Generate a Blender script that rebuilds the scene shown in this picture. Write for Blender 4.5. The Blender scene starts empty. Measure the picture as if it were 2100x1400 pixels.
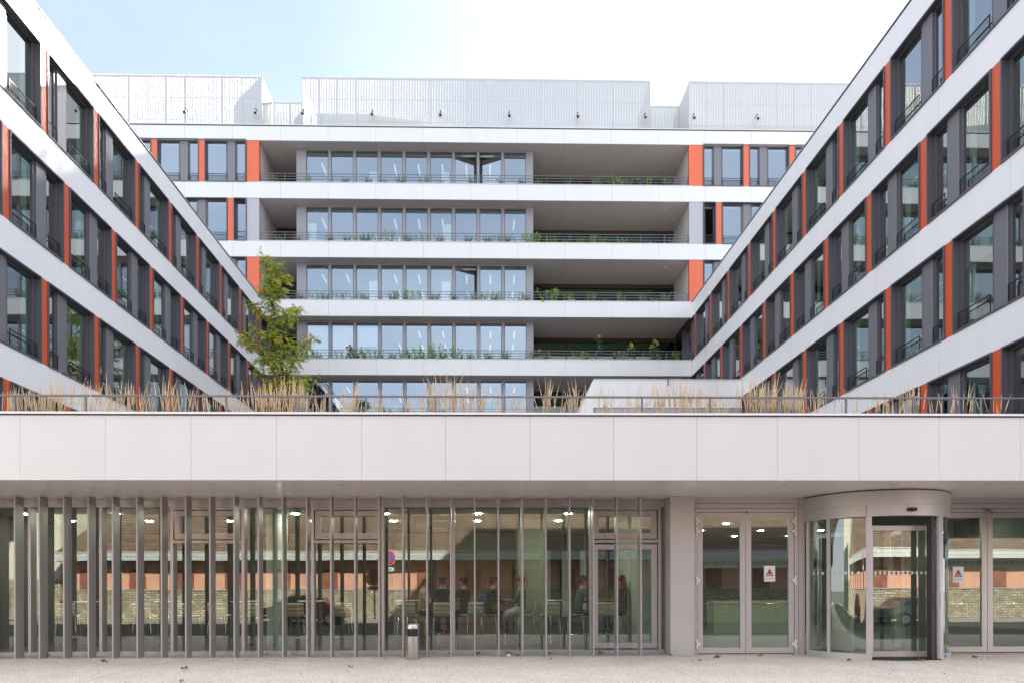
import bpy, math, random
from math import radians as R, sin, cos, pi, tan, sqrt
from mathutils import Vector, Matrix
random.seed(7)
D = bpy.data
scene = bpy.context.scene
C = scene.collection

# ------------------------------------------------------------------ camera, light, exposure
cam_d = D.cameras.new('camera'); cam = D.objects.new('camera', cam_d); C.objects.link(cam)
cam.location = (0, 0, 1.6)
cam.rotation_euler = (pi/2, R(.15), -R(1.146))
cam_d.sensor_width = 36; cam_d.lens = 24.0
cam_d.shift_x = 29/2100; cam_d.shift_y = 507.3/2100
cam_d.clip_end = 2000; cam_d.clip_start = .05
scene.camera = cam

SUN = Vector((.72, 1.0, .76)).normalized()          # towards the sun
elev = math.asin(SUN.z); azim = math.atan2(SUN.x, SUN.y)
w = D.worlds.new('World'); scene.world = w; w.use_nodes = True
nt = w.node_tree; N = nt.nodes; L = nt.links; N.clear()
out = N.new('ShaderNodeOutputWorld'); bg = N.new('ShaderNodeBackground'); bg.inputs['Strength'].default_value = .05
sky = N.new('ShaderNodeTexSky'); sky.sky_type = 'NISHITA'; sky.sun_disc = False
sky.sun_elevation = elev; sky.sun_rotation = azim
sky.air_density = 1.0; sky.dust_density = .35; sky.ozone_density = 3.0; sky.altitude = 50
tc = N.new('ShaderNodeTexCoord'); mp = N.new('ShaderNodeMapping'); mp.inputs['Scale'].default_value = (1.0, 1.0, 2.2)
nz = N.new('ShaderNodeTexNoise'); nz.inputs['Scale'].default_value = 2.2; nz.inputs['Detail'].default_value = 7; nz.inputs['Roughness'].default_value = .5
mx = N.new('ShaderNodeMix'); mx.data_type = 'RGBA'; mx.inputs[7].default_value = (8.4, 8.8, 9.6, 1)   # thin bright cloud
def mth(op, a, b=None, c=None, clamp=False):
    n = N.new('ShaderNodeMath'); n.operation = op; n.use_clamp = clamp
    for i, v in enumerate((a, b, c)):
        if v is None: continue
        if isinstance(v, (int, float)): n.inputs[i].default_value = v
        else: L.new(v, n.inputs[i])
    return n.outputs[0]
L.new(tc.outputs['Generated'], mp.inputs[0]); L.new(mp.outputs[0], nz.inputs[0])
dt = N.new('ShaderNodeVectorMath'); dt.operation = 'DOT_PRODUCT'; gd = Vector((-.62, 1.0, .88)).normalized(); dt.inputs[1].default_value = gd
L.new(tc.outputs['Generated'], dt.inputs[0])
gap = N.new('ShaderNodeMapRange'); gap.interpolation_type = 'SMOOTHSTEP'; gap.inputs[1].default_value = .70; gap.inputs[2].default_value = .985
L.new(dt.outputs['Value'], gap.inputs[0])
base = mth('MULTIPLY_ADD', nz.outputs[0], 1.1, .22, True)                    # broken veil over the whole sky
thin = mth('MULTIPLY_ADD', nz.outputs[0], .30, .07, True)                    # nearly clear opening towards the upper left
fac = mth('ADD', mth('MULTIPLY', base, mth('SUBTRACT', 1.0, gap.outputs[0])), mth('MULTIPLY', thin, gap.outputs[0]), None, True)
L.new(fac, mx.inputs[0]); L.new(sky.outputs[0], mx.inputs[6]); L.new(mx.outputs[2], bg.inputs[0]); L.new(bg.outputs[0], out.inputs[0])

sl = D.lights.new('sun', 'SUN'); sl.energy = 4.2; sl.angle = R(.53); sl.color = (1, .93, .82)
so = D.objects.new('sun', sl); C.objects.link(so); so.location = (30, 40, 60)
so.rotation_euler = (-SUN).to_track_quat('-Z', 'Y').to_euler()
scene.view_settings.view_transform = 'Standard'; scene.view_settings.look = 'None'
scene.view_settings.gamma = 1; scene.view_settings.use_curve_mapping = False
scene.view_settings.exposure = 2.27
cy = scene.cycles
cy.max_bounces = 7; cy.diffuse_bounces = 5; cy.glossy_bounces = 4; cy.transparent_max_bounces = 14; cy.transmission_bounces = 4
cy.caustics_reflective = False; cy.caustics_refractive = False; cy.sample_clamp_indirect = 4
try: cy.use_denoising = True
except Exception: pass

# ------------------------------------------------------------------ materials
M = {}
def mat(name, col, rough=.6, metal=0, spec=.5, var=0, vscale=3, bump=0, bscale=60, coat=0, speck=None, emit=None, stretch=None):
    m = D.materials.new(name); m.use_nodes = True; nt = m.node_tree; b = nt.nodes['Principled BSDF']
    b.inputs['Base Color'].default_value = (*col, 1); b.inputs['Roughness'].default_value = rough
    b.inputs['Metallic'].default_value = metal; b.inputs['Specular IOR Level'].default_value = spec
    b.inputs['Coat Weight'].default_value = coat
    co = nt.nodes.new('ShaderNodeTexCoord')
    src = co.outputs['Object']
    if stretch:
        mpn = nt.nodes.new('ShaderNodeMapping'); mpn.inputs['Scale'].default_value = stretch
        nt.links.new(src, mpn.inputs[0]); src = mpn.outputs[0]
    last = None
    if var:
        n = nt.nodes.new('ShaderNodeTexNoise'); n.inputs['Scale'].default_value = vscale; n.inputs['Detail'].default_value = 6
        nt.links.new(src, n.inputs[0])
        r = nt.nodes.new('ShaderNodeMapRange'); r.inputs[1].default_value = .3; r.inputs[2].default_value = .7
        r.inputs[3].default_value = 1-var; r.inputs[4].default_value = 1+var
        nt.links.new(n.outputs[0], r.inputs[0])
        mm = nt.nodes.new('ShaderNodeVectorMath'); mm.operation = 'SCALE'; mm.inputs[0].default_value = col
        nt.links.new(r.outputs[0], mm.inputs['Scale']); last = mm.outputs[0]
        nt.links.new(last, b.inputs['Base Color'])
        rr = nt.nodes.new('ShaderNodeMapRange'); rr.inputs[3].default_value = rough*.85; rr.inputs[4].default_value = min(1, rough*1.15)
        nt.links.new(n.outputs[0], rr.inputs[0]); nt.links.new(rr.outputs[0], b.inputs['Roughness'])
    if speck:
        v = nt.nodes.new('ShaderNodeTexVoronoi'); v.inputs['Scale'].default_value = speck[0]
        nt.links.new(co.outputs['Object'], v.inputs[0])
        ramp = nt.nodes.new('ShaderNodeValToRGB'); e = ramp.color_ramp.elements
        e[0].position = 0; e[0].color = (*speck[1], 1); e[1].position = 1; e[1].color = (*speck[2], 1)
        sep = nt.nodes.new('ShaderNodeSeparateColor'); nt.links.new(v.outputs['Color'], sep.inputs[0]); nt.links.new(sep.outputs[0], ramp.inputs[0])
        mu = nt.nodes.new('ShaderNodeMix'); mu.data_type = 'RGBA'; mu.blend_type = 'MULTIPLY'; mu.inputs[0].default_value = 1
        if last: nt.links.new(last, mu.inputs[6])
        else: mu.inputs[6].default_value = (*col, 1)
        nt.links.new(ramp.outputs[0], mu.inputs[7]); nt.links.new(mu.outputs[2], b.inputs['Base Color'])
    if bump:
        n2 = nt.nodes.new('ShaderNodeTexNoise'); n2.inputs['Scale'].default_value = bscale; n2.inputs['Detail'].default_value = 3
        nt.links.new(src, n2.inputs[0])
        bp = nt.nodes.new('ShaderNodeBump'); bp.inputs['Strength'].default_value = bump; bp.inputs['Distance'].default_value = .02
        nt.links.new(n2.outputs[0], bp.inputs['Height']); nt.links.new(bp.outputs[0], b.inputs['Normal'])
    if emit:
        b.inputs['Emission Color'].default_value = (*emit[0], 1); b.inputs['Emission Strength'].default_value = emit[1]
    M[name] = m; return m
def glass(name, tint, base, mult, wav=0, wscale=.8, refl=(.95, 1, .97)):
    m = D.materials.new(name); m.use_nodes = True; nt = m.node_tree; nt.nodes.clear()
    o = nt.nodes.new('ShaderNodeOutputMaterial'); t = nt.nodes.new('ShaderNodeBsdfTransparent'); t.inputs[0].default_value = (*tint, 1)
    g = nt.nodes.new('ShaderNodeBsdfGlossy'); g.inputs['Roughness'].default_value = .0; g.inputs[0].default_value = (*refl, 1)
    f = nt.nodes.new('ShaderNodeFresnel'); f.inputs[0].default_value = 1.5
    mu = nt.nodes.new('ShaderNodeMath'); mu.operation = 'MULTIPLY_ADD'; mu.inputs[1].default_value = mult; mu.inputs[2].default_value = base; mu.use_clamp = True
    mx = nt.nodes.new('ShaderNodeMixShader')
    nt.links.new(f.outputs[0], mu.inputs[0]); nt.links.new(mu.outputs[0], mx.inputs[0]); nt.links.new(t.outputs[0], mx.inputs[1])
    nt.links.new(g.outputs[0], mx.inputs[2]); nt.links.new(mx.outputs[0], o.inputs[0])
    if wav:
        co = nt.nodes.new('ShaderNodeTexCoord'); n = nt.nodes.new('ShaderNodeTexNoise'); n.inputs['Scale'].default_value = wscale; n.inputs['Detail'].default_value = 1
        bp = nt.nodes.new('ShaderNodeBump'); bp.inputs['Strength'].default_value = wav; bp.inputs['Distance'].default_value = .02
        nt.links.new(co.outputs['Object'], n.inputs[0]); nt.links.new(n.outputs[0], bp.inputs['Height'])
        nt.links.new(bp.outputs[0], g.inputs['Normal'])
    M[name] = m; return m
def bricky(name, c1, c2, mortar, scale, bw, rh, ms=.02, rough=.85, bump=.6, noise=.25, sq=1):
    m = D.materials.new(name); m.use_nodes = True; nt = m.node_tree; b = nt.nodes['Principled BSDF']; b.inputs['Roughness'].default_value = rough
    co = nt.nodes.new('ShaderNodeTexCoord'); sp = nt.nodes.new('ShaderNodeSeparateXYZ'); cb = nt.nodes.new('ShaderNodeCombineXYZ')
    nt.links.new(co.outputs['Object'], sp.inputs[0]); nt.links.new(sp.outputs[0], cb.inputs[0]); nt.links.new(sp.outputs[2], cb.inputs[1])
    nn = nt.nodes.new('ShaderNodeTexNoise'); nn.inputs['Scale'].default_value = 1.7; nn.inputs['Detail'].default_value = 3
    nt.links.new(cb.outputs[0], nn.inputs[0])
    ad = nt.nodes.new('ShaderNodeVectorMath'); ad.operation = 'MULTIPLY_ADD'; ad.inputs[1].default_value = (noise*.2,)*3
    nt.links.new(nn.outputs['Color'], ad.inputs[0]); nt.links.new(cb.outputs[0], ad.inputs[2])
    br = nt.nodes.new('ShaderNodeTexBrick'); br.inputs['Color1'].default_value = (*c1, 1); br.inputs['Color2'].default_value = (*c2, 1)
    br.inputs['Mortar'].default_value = (*mortar, 1); br.inputs['Scale'].default_value = scale; br.inputs['Mortar Size'].default_value = ms
    br.inputs['Brick Width'].default_value = bw; br.inputs['Row Height'].default_value = rh
    nt.links.new(ad.outputs[0], br.inputs[0])
    n3 = nt.nodes.new('ShaderNodeTexNoise'); n3.inputs['Scale'].default_value = 3; n3.inputs['Detail'].default_value = 6; nt.links.new(cb.outputs[0], n3.inputs[0])
    r = nt.nodes.new('ShaderNodeMapRange'); r.inputs[1].default_value = .3; r.inputs[2].default_value = .7; r.inputs[3].default_value = .7; r.inputs[4].default_value = 1.25
    nt.links.new(n3.outputs[0], r.inputs[0])
    mm = nt.nodes.new('ShaderNodeVectorMath'); mm.operation = 'SCALE'; nt.links.new(br.outputs[0], mm.inputs[0]); nt.links.new(r.outputs[0], mm.inputs['Scale'])
    nt.links.new(mm.outputs[0], b.inputs['Base Color'])
    bp = nt.nodes.new('ShaderNodeBump'); bp.inputs['Strength'].default_value = bump; bp.inputs['Distance'].default_value = .03; bp.invert = True
    nt.links.new(br.outputs['Fac'], bp.inputs['Height']); nt.links.new(bp.outputs[0], b.inputs['Normal'])
    M[name] = m; return m

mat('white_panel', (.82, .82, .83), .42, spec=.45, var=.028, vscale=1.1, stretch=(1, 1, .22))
mat('white_panel_rear', (.73, .735, .735), .42, spec=.45, var=.025, vscale=1.1, stretch=(1, 1, .22))  # wing white darkened to offset the stronger light on the rear block
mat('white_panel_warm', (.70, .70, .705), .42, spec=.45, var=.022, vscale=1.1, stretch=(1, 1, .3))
mat('coping', (.62, .62, .63), .4, metal=.3)
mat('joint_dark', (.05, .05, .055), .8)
mat('joint_grey', (.42, .42, .43), .8)
mat('dark_frame', (.125, .12, .14), .5, metal=.35, var=.05, vscale=40)
mat('frame_edge', (.13, .12, .135), .45, metal=.35)
mat('grey_panel', (.19, .188, .21), .5, metal=.25, var=.07, vscale=55)
mat('grey_pier', (.42, .42, .46), .5, metal=.15, var=.03, vscale=20)
mat('bay_frame', (.28, .275, .305), .5, metal=.2, var=.03, vscale=20)
mat('orange_panel', (.62, .095, .028), .42, spec=.5, var=.03, vscale=3)
mat('orange_lit', (.70, .14, .06), .42, spec=.5, var=.02, vscale=3)  # wing orange lightened, stronger light on the rear block put into the colour
mat('soffit', (.66, .635, .64), .5, var=.03, vscale=2)
mat('loggia_wall', (.55, .53, .52), .7, var=.03)
mat('blind', (.55, .66, .60), .6)
mat('daylit_reveal', (.60, .80, .68), .8, var=.05, vscale=9)  # pale green puts daylight on the room's side wall into the colour
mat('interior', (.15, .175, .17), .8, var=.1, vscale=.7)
mat('interior_pale', (.55, .60, .56), .8)
mat('roller_blind', (.88, .93, .94), .7)
mat('shade_panel', (.85, .95, .92), .7)
mat('tube_light', (1, 1, 1), .5, emit=((.92, 1, .97), .11))
mat('fin', (.44, .42, .428), .42, metal=.4, var=.04, vscale=18, bump=.05, bscale=150)
mat('alu', (.52, .50, .515), .38, metal=.35, var=.03, vscale=12)
mat('alu_header', (.52, .48, .475), .4, metal=.3, var=.03, vscale=8)
mat('clad_panel', (.52, .50, .51), .42, metal=.35, var=.03, vscale=6)
mat('canopy_soffit', (.82, .775, .765), .3, metal=.2, var=.03, vscale=2)
mat('ceiling_int', (.32, .35, .33), .8)
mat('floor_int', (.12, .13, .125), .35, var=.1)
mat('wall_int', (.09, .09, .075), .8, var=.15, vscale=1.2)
mat('wall_olive', (.32, .36, .25), .85, var=.1, vscale=30)
mat('wall_brown', (.36, .20, .12), .7, var=.12, vscale=2)
mat('wall_pale', (.48, .56, .47), .7, var=.03)
mat('column_pale', (.50, .60, .52), .6, var=.03)
mat('downlight', (1, 1, 1), .5, emit=((1, .97, .86), 42))
mat('lamp_ring', (.62, .62, .62), .4, metal=.3)
mat('steel', (.55, .54, .53), .3, metal=.95, var=.06, vscale=30, stretch=(1, 1, .1))
mat('chrome', (.75, .75, .74), .15, metal=1)
mat('ply', (.62, .56, .43), .5, var=.08, vscale=9)
mat('table_top', (.8, .82, .8), .35)
mat('black', (.012, .012, .014), .5)
mat('rubber', (.02, .02, .024), .7)
mat('rail_dark', (.03, .03, .036), .45, metal=.4)
mat('rail_grey', (.16, .16, .18), .4, metal=.5)
mat('paving', (.77, .675, .585), .85, var=.07, vscale=.9, speck=(75, (.50, .46, .42), (1.32, 1.33, 1.34)), bump=.25, bscale=120)
_nt = M['paving'].node_tree; _b = _nt.nodes['Principled BSDF']; _src = _b.inputs['Base Color'].links[0].from_socket
_n = _nt.nodes.new('ShaderNodeTexNoise'); _n.inputs['Scale'].default_value = .55; _n.inputs['Detail'].default_value = 8; _n.inputs['Roughness'].default_value = .7
_co = _nt.nodes.new('ShaderNodeTexCoord'); _mp = _nt.nodes.new('ShaderNodeMapping'); _mp.inputs['Scale'].default_value = (.6, 1.6, 1); _nt.links.new(_co.outputs['Object'], _mp.inputs[0]); _nt.links.new(_mp.outputs[0], _n.inputs[0])
_r = _nt.nodes.new('ShaderNodeMapRange'); _r.inputs[1].default_value = .60; _r.inputs[2].default_value = .68; _r.inputs[3].default_value = 1; _r.inputs[4].default_value = .86; _nt.links.new(_n.outputs[0], _r.inputs[0])
_v = _nt.nodes.new('ShaderNodeVectorMath'); _v.operation = 'SCALE'; _nt.links.new(_src, _v.inputs[0]); _nt.links.new(_r.outputs[0], _v.inputs['Scale']); _nt.links.new(_v.outputs[0], _b.inputs['Base Color'])
mat('strip', (.40, .39, .38), .7, var=.08, vscale=3)
mat('asphalt', (.055, .055, .058), .85, var=.12, vscale=2, bump=.2, bscale=90)
mat('kerb', (.38, .37, .35), .8, var=.1)
mat('terrain', (.16, .15, .13), .9, var=.2, vscale=.2)
mat('gravel_roof', (.34, .33, .32), .9, var=.2, vscale=8)
mat('screen_white', (.46, .475, .485), .45)
mat('screen_frame', (.52, .53, .54), .45, metal=.2)
mat('plant_unit', (.75, .76, .76), .5, var=.05)
mat('straw', (.76, .60, .40), .8, var=.18, vscale=14)
mat('straw_dark', (.46, .35, .20), .85, var=.2, vscale=14)
mat('leaf_green', (.32, .47, .07), .55, var=.35, vscale=6)
mat('leaf_dark', (.20, .33, .06), .55, var=.3, vscale=6)
mat('leaf_yellow', (.88, .58, .05), .55, var=.25, vscale=9)
mat('leaf_grey', (.16, .24, .10), .6, var=.3, vscale=9)
mat('sunflower_leaf', (.10, .155, .07), .55, var=.3, vscale=8)
mat('petal', (.62, .38, .06), .6)
mat('flower_white', (.75, .73, .66), .6)
mat('bark', (.10, .075, .055), .85, var=.3, vscale=12, bump=.4, bscale=40)
mat('dead_leaf', (.26, .115, .045), .75, var=.35, vscale=25)
mat('dead_leaf_pale', (.34, .24, .13), .75, var=.3, vscale=25)
mat('skin', (.42, .22, .15), .55); mat('hair_dark', (.014, .009, .007), .85); mat('hair_red', (.11, .03, .015), .55)
mat('cloth_dark', (.028, .024, .028), .85); mat('cloth_blue', (.035, .09, .22), .8); mat('cloth_denim', (.05, .09, .13), .85)
mat('cloth_grey', (.10, .12, .12), .85); mat('cloth_pale', (.50, .55, .50), .85); mat('trouser', (.025, .022, .025), .85); mat('cloth_tan', (.38, .30, .24), .85)
mat('paper', (.8, .8, .82), .6); mat('ink', (.02, .02, .025), .6); mat('red_ink', (.72, .03, .02), .5); mat('ink_green', (.01, .035, .025), .6)
mat('band_green', (.42, .52, .46), .6)
mat('blind_green', (.05, .16, .09), .6)
mat('vinyl_green', (.085, .12, .10), .5)
mat('sign_blue', (.06, .24, .80), .4); mat('sign_red', (.85, .05, .05), .4); mat('zinc', (.72, .75, .74), .45, metal=.2, var=.05)
mat('plaster_pink', (.85, .46, .32), .9, var=.08, vscale=2)
mat('cream_render', (.80, .78, .62), .9, var=.04)
mat('car_red', (.12, .008, .014), .3, coat=.8); mat('car_grey', (.16, .19, .23), .3, metal=.5, coat=.8); mat('car_glass', (.02, .03, .03), .05)
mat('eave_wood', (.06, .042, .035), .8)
mat('vest', (.02, .02, .022), .8)
mat('sticker_blue', (.02, .12, .5), .4); mat('dot_white', (.62, .66, .64), .6)
mat('door_steel_dark', (.055, .05, .06), .4, metal=.4)
bricky('roof_tiles', (.24, .155, .10), (.34, .245, .17), (.08, .05, .035), 1, 1.9, .125, .022, noise=.12, bump=1)
bricky('rubble', (.42, .36, .25), (.66, .59, .44), (.13, .11, .08), 1, .33, .125, .016, noise=.75, bump=1)
bricky('red_brick', (.30, .07, .04), (.42, .12, .07), (.34, .22, .16), 1, .23, .075, .010, noise=.1)
def foliage(n):
    m = M[n]; nt = m.node_tree; b = nt.nodes['Principled BSDF']; o = nt.nodes['Material Output']
    t = nt.nodes.new('ShaderNodeBsdfTranslucent'); x = nt.nodes.new('ShaderNodeMixShader'); x.inputs[0].default_value = .42
    s_ = b.inputs['Base Color'].links[0].from_socket
    g = nt.nodes.new('ShaderNodeVectorMath'); g.operation = 'MULTIPLY'; g.inputs[1].default_value = (1.15, 1.2, .8)
    nt.links.new(s_, g.inputs[0]); nt.links.new(g.outputs[0], t.inputs[0])
    nt.links.new(b.outputs[0], x.inputs[1]); nt.links.new(t.outputs[0], x.inputs[2]); nt.links.new(x.outputs[0], o.inputs[0])
for n_ in ('leaf_green', 'leaf_dark', 'leaf_yellow', 'leaf_grey', 'sunflower_leaf'): foliage(n_)
glass('glass_wing', (.55, .74, .66), .20, 2.2, .03, 1.0)
glass('glass_back', (.86, .93, .93), .28, 1.2, .02, .6, (.72, .86, 1.0))
glass('glass_dark', (.45, .72, .55), .06, 1.2)
glass('glass_front', (.80, .88, .82), .10, 1.3, .085, .7)
glass('glass_door', (.66, .76, .70), .11, 1.3, .03, .9)
glass('glass_curve', (.62, .74, .66), .13, 1.4)

# ------------------------------------------------------------------ helpers
def tag(o, label=None, cat=None, group=None, kind=None):
    if label: o['label'] = label
    if cat: o['category'] = cat
    if group: o['group'] = group
    if kind: o['kind'] = kind
    return o
def empty(name, loc=(0, 0, 0), rz=0, parent=None):
    o = D.objects.new(name, None); C.objects.link(o); o.location = loc; o.rotation_euler = (0, 0, rz); o.empty_display_size = .3
    if parent: o.parent = parent
    return o
class MB:
    def __init__(s): s.v = []; s.f = []; s.m = []; s.sm = []
    def box(s, x0, x1, y0, y1, z0, z1, m=0):
        if x0 > x1: x0, x1 = x1, x0
        if y0 > y1: y0, y1 = y1, y0
        n = len(s.v)
        s.v += [(x0,y0,z0),(x1,y0,z0),(x1,y1,z0),(x0,y1,z0),(x0,y0,z1),(x1,y0,z1),(x1,y1,z1),(x0,y1,z1)]
        for q in ((0,3,2,1),(4,5,6,7),(0,1,5,4),(1,2,6,5),(2,3,7,6),(3,0,4,7)): s.f.append(tuple(n+i for i in q)); s.m.append(m); s.sm.append(False)
        return s
    def poly(s, pts, m=0, smooth=False):
        n = len(s.v); s.v += [tuple(p) for p in pts]; s.f.append(tuple(range(n, n+len(pts)))); s.m.append(m); s.sm.append(smooth); return s
    def prism(s, prof, y0, y1, m=0):      # profile in xz, extruded in y
        n = len(s.v); k = len(prof)
        s.v += [(x, y0, z) for x, z in prof] + [(x, y1, z) for x, z in prof]
        s.f.append(tuple(range(n, n+k))); s.f.append(tuple(range(n+2*k-1, n+k-1, -1))); s.m += [m, m]; s.sm += [False]*2
        for i in range(k):
            j = (i+1) % k; s.f.append((n+j, n+i, n+k+i, n+k+j)); s.m.append(m); s.sm.append(False)
        return s
    def tube(s, pts, rad, seg=8, m=0, cap=True):
        pts = [Vector(p) for p in pts]; rads = rad if isinstance(rad, (list, tuple)) else [rad]*len(pts)
        n0 = len(s.v); up = None
        for i, p in enumerate(pts):
            d = (pts[min(i+1, len(pts)-1)]-pts[max(i-1, 0)]).normalized()
            if up is None: up = Vector((1, 0, 0)) if abs(d.x) < .8 else Vector((0, 1, 0))
            a = d.cross(up).normalized(); b = d.cross(a).normalized(); up = b.cross(d) if False else up
            for k in range(seg):
                t = 2*pi*k/seg; s.v.append(tuple(p+(a*cos(t)+b*sin(t))*rads[i]))
        for i in range(len(pts)-1):
            for k in range(seg):
                q = n0+i*seg; s.f.append((q+k, q+(k+1) % seg, q+seg+(k+1) % seg, q+seg+k)); s.m.append(m); s.sm.append(seg > 4)
        if cap:
            s.f.append(tuple(n0+k for k in reversed(range(seg)))); s.m.append(m); s.sm.append(False)
            q = n0+(len(pts)-1)*seg; s.f.append(tuple(q+k for k in range(seg))); s.m.append(m); s.sm.append(False)
        return s
    def lathe(s, prof, seg=24, cx=0, cy_=0, m=0, a0=0, a1=2*pi):
        n0 = len(s.v); full = abs(a1-a0-2*pi) < 1e-6; cols = seg if full else seg+1
        for r, z in prof:
            for k in range(cols):
                t = a0+(a1-a0)*k/seg; s.v.append((cx+r*cos(t), cy_+r*sin(t), z))
        for i in range(len(prof)-1):
            for k in range(seg):
                k2 = (k+1) % cols; q = n0+i*cols
                s.f.append((q+k, q+k2, q+cols+k2, q+cols+k)); s.m.append(m); s.sm.append(True)
        return s
    def ball(s, c, r, seg=10, m=0):
        rr = r if isinstance(r, (tuple, list)) else (r, r, r); n0 = len(s.v); rows = seg//2+1
        for i in range(rows+1):
            th = pi*i/rows
            for k in range(seg):
                t = 2*pi*k/seg; s.v.append((c[0]+rr[0]*sin(th)*cos(t), c[1]+rr[1]*sin(th)*sin(t), c[2]+rr[2]*cos(th)))
        for i in range(rows):
            for k in range(seg):
                q = n0+i*seg; s.f.append((q+k, q+seg+k, q+seg+(k+1) % seg, q+(k+1) % seg)); s.m.append(m); s.sm.append(True)
        return s
    def mesh(s, name, mats):
        me = D.meshes.new(name); me.from_pydata(s.v, [], s.f)
        for mm in (mats if isinstance(mats, (list, tuple)) else [mats]): me.materials.append(M[mm])
        me.polygons.foreach_set('material_index', s.m); me.polygons.foreach_set('use_smooth', s.sm); me.update(); return me
    def build(s, name, mats, parent=None, loc=(0, 0, 0), rz=0):
        o = D.objects.new(name, s.mesh(name, mats)); C.objects.link(o); o.location = loc; o.rotation_euler = (0, 0, rz)
        if parent: o.parent = parent
        return o
def inst(name, me, parent=None, loc=(0, 0, 0), rz=0):
    o = D.objects.new(name, me); C.objects.link(o); o.location = loc; o.rotation_euler = (0, 0, rz)
    if parent: o.parent = parent
    return o
kids = {}
def copy_tree(o, parent=None, loc=None, rz=None, top=True):
    c = o.copy(); C.objects.link(c); c.parent = parent
    if top:
        if loc is not None: c.location = loc
        if rz is not None: c.rotation_euler = (0, 0, rz)
    if o not in kids: kids[o] = list(o.children)
    for ch in kids[o]: copy_tree(ch, c, top=False)
    return c
def bevel(o, wd=.01, seg=2):
    b = o.modifiers.new('b', 'BEVEL'); b.width = wd; b.segments = seg; b.limit_method = 'ANGLE'; return o

# ------------------------------------------------------------------ setting: ground, street
tag(MB().box(-400, 400, -300, 500, -.9, -.30).build('ground', 'terrain'), kind='structure')
tag(MB().box(-60, 60, 9.6, 16.62, -.28, 0).build('pavement', 'paving'), kind='structure')
tag(MB().box(-60, 60, 9.38, 9.6, -.28, .004).build('kerb', 'kerb'), kind='structure')
tag(MB().box(-60, 60, -1.7, 9.38, -.28, -.13).build('road', 'asphalt'), kind='structure')
tag(MB().box(-60, 60, -3.2, -1.7, -.28, 0.0).build('far_pavement', 'kerb'), kind='structure')
jn = MB()
for i in range(-2, 3): jn.box(-1.65+5.4*i, -1.642+5.4*i, 9.62, 15.97, -.02, .0025)
tag(jn.build('pavement_joint', 'joint_grey'), kind='structure')
tag(MB().box(-13, 4.9, 15.98, 16.62, 0.0, .022).build('threshold_strip', 'strip'), kind='structure')

# ------------------------------------------------------------------ window of the office facades
WW, WH = 2.39, 2.485
def make_window(flip, shade=0):
    fx = (lambda a, b: (WW-b, WW-a)) if flip else (lambda a, b: (a, b))
    f = MB(); t = .045
    f.box(0, t, -.035, .24, 0, WH-.0); f.box(WW-t, WW, -.035, .24, 0, WH)
    f.box(t, WW-t, -.035, .24, WH-t, WH); f.box(t, WW-t, -.035, .24, 0, t)
    # sash profiles
    for a, b in ((t, .12), (1.19, 1.285), (1.735, 1.81), (2.27, WW-t)):
        x0, x1 = fx(a, b); f.box(x0, x1, .15, .235, t, WH-t)
    for a, b in ((.12, 1.19), (1.81, 2.27)):
        x0, x1 = fx(a, b); f.box(x0, x1, .152, .233, t, .10); f.box(x0, x1, .152, .233, WH-.10, WH-t)
    w_ = f.build('window', 'dark_frame')
    x0, x1 = fx(1.29, 1.73); bevel(MB().box(x0, x1, .10, .22, t+.002, WH-t-.002).build('infill_panel', 'grey_panel', w_), .008, 1)
    for a, b in ((.12, 1.19), (1.81, 2.27)):
        x0, x1 = fx(a, b)
        MB().poly([(x0, .19, .10), (x1, .19, .10), (x1, .19, WH-.10), (x0, .19, WH-.10)]).build('pane', 'glass_wing', w_)
        bl = MB(); drop = shade if b < 1.5 else 0
        bl.box(x0+.01, x1-.01, .25, .31, WH-.13, WH-.10); z = WH-.155
        n = 3+int(drop/.045)
        for i in range(n): bl.box(x0+.015, x1-.015, .255, .305, z-.018, z-.006); z -= .035
        bl.build('blind', 'blind', w_)
        r = MB(); r.box(x0-.03, x1+.03, .06, .085, .50, .525)
        for i in range(10): r.box(x0-.01, x1+.01, .070, .075, .07+.042*i, .076+.042*i)
        r.box(x0-.03, x0-.015, .06, .085, .045, .50); r.box(x1+.015, x1+.03, .06, .085, .045, .50)
        r.build('guard_rail', 'rail_dark', w_)
    return w_
# pale sheet at the pane's far side stands in for a daylit wall reveal
def window_set():
    s = {}
    for flip in (False, True):
        for sh in (0, 1):
            s[(flip, sh)] = make_window(flip, .75 if sh else 0)
    return s
protos = window_set(); used_protos = set()
reveal_mesh = MB().box(0, .25, .40, .42, .06, WH-.2).mesh('daylit_reveal', 'daylit_reveal')
shade_mesh = MB().box(0, 1.02, .42, .43, .9, WH-.2).mesh('paper_blind', 'interior_pale')
def put_window(key, parent, loc, far=None):
    if key in used_protos: w_ = copy_tree(protos[key], parent, loc)
    else:
        kids[protos[key]] = list(protos[key].children); used_protos.add(key); w_ = protos[key]; w_.parent = parent; w_.location = loc
    if far is not None:
        # added pale sheet imitates the daylit reveal at one side
        lo = .13 if not key[0] else WW-1.19
        inst('daylit_reveal', reveal_mesh, w_, (lo if far == 0 else lo+.80, -.08, 0))
    return w_

T0, FP, BH = 15.05, 3.415, .93
def lev(k): return T0+FP*k

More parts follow.
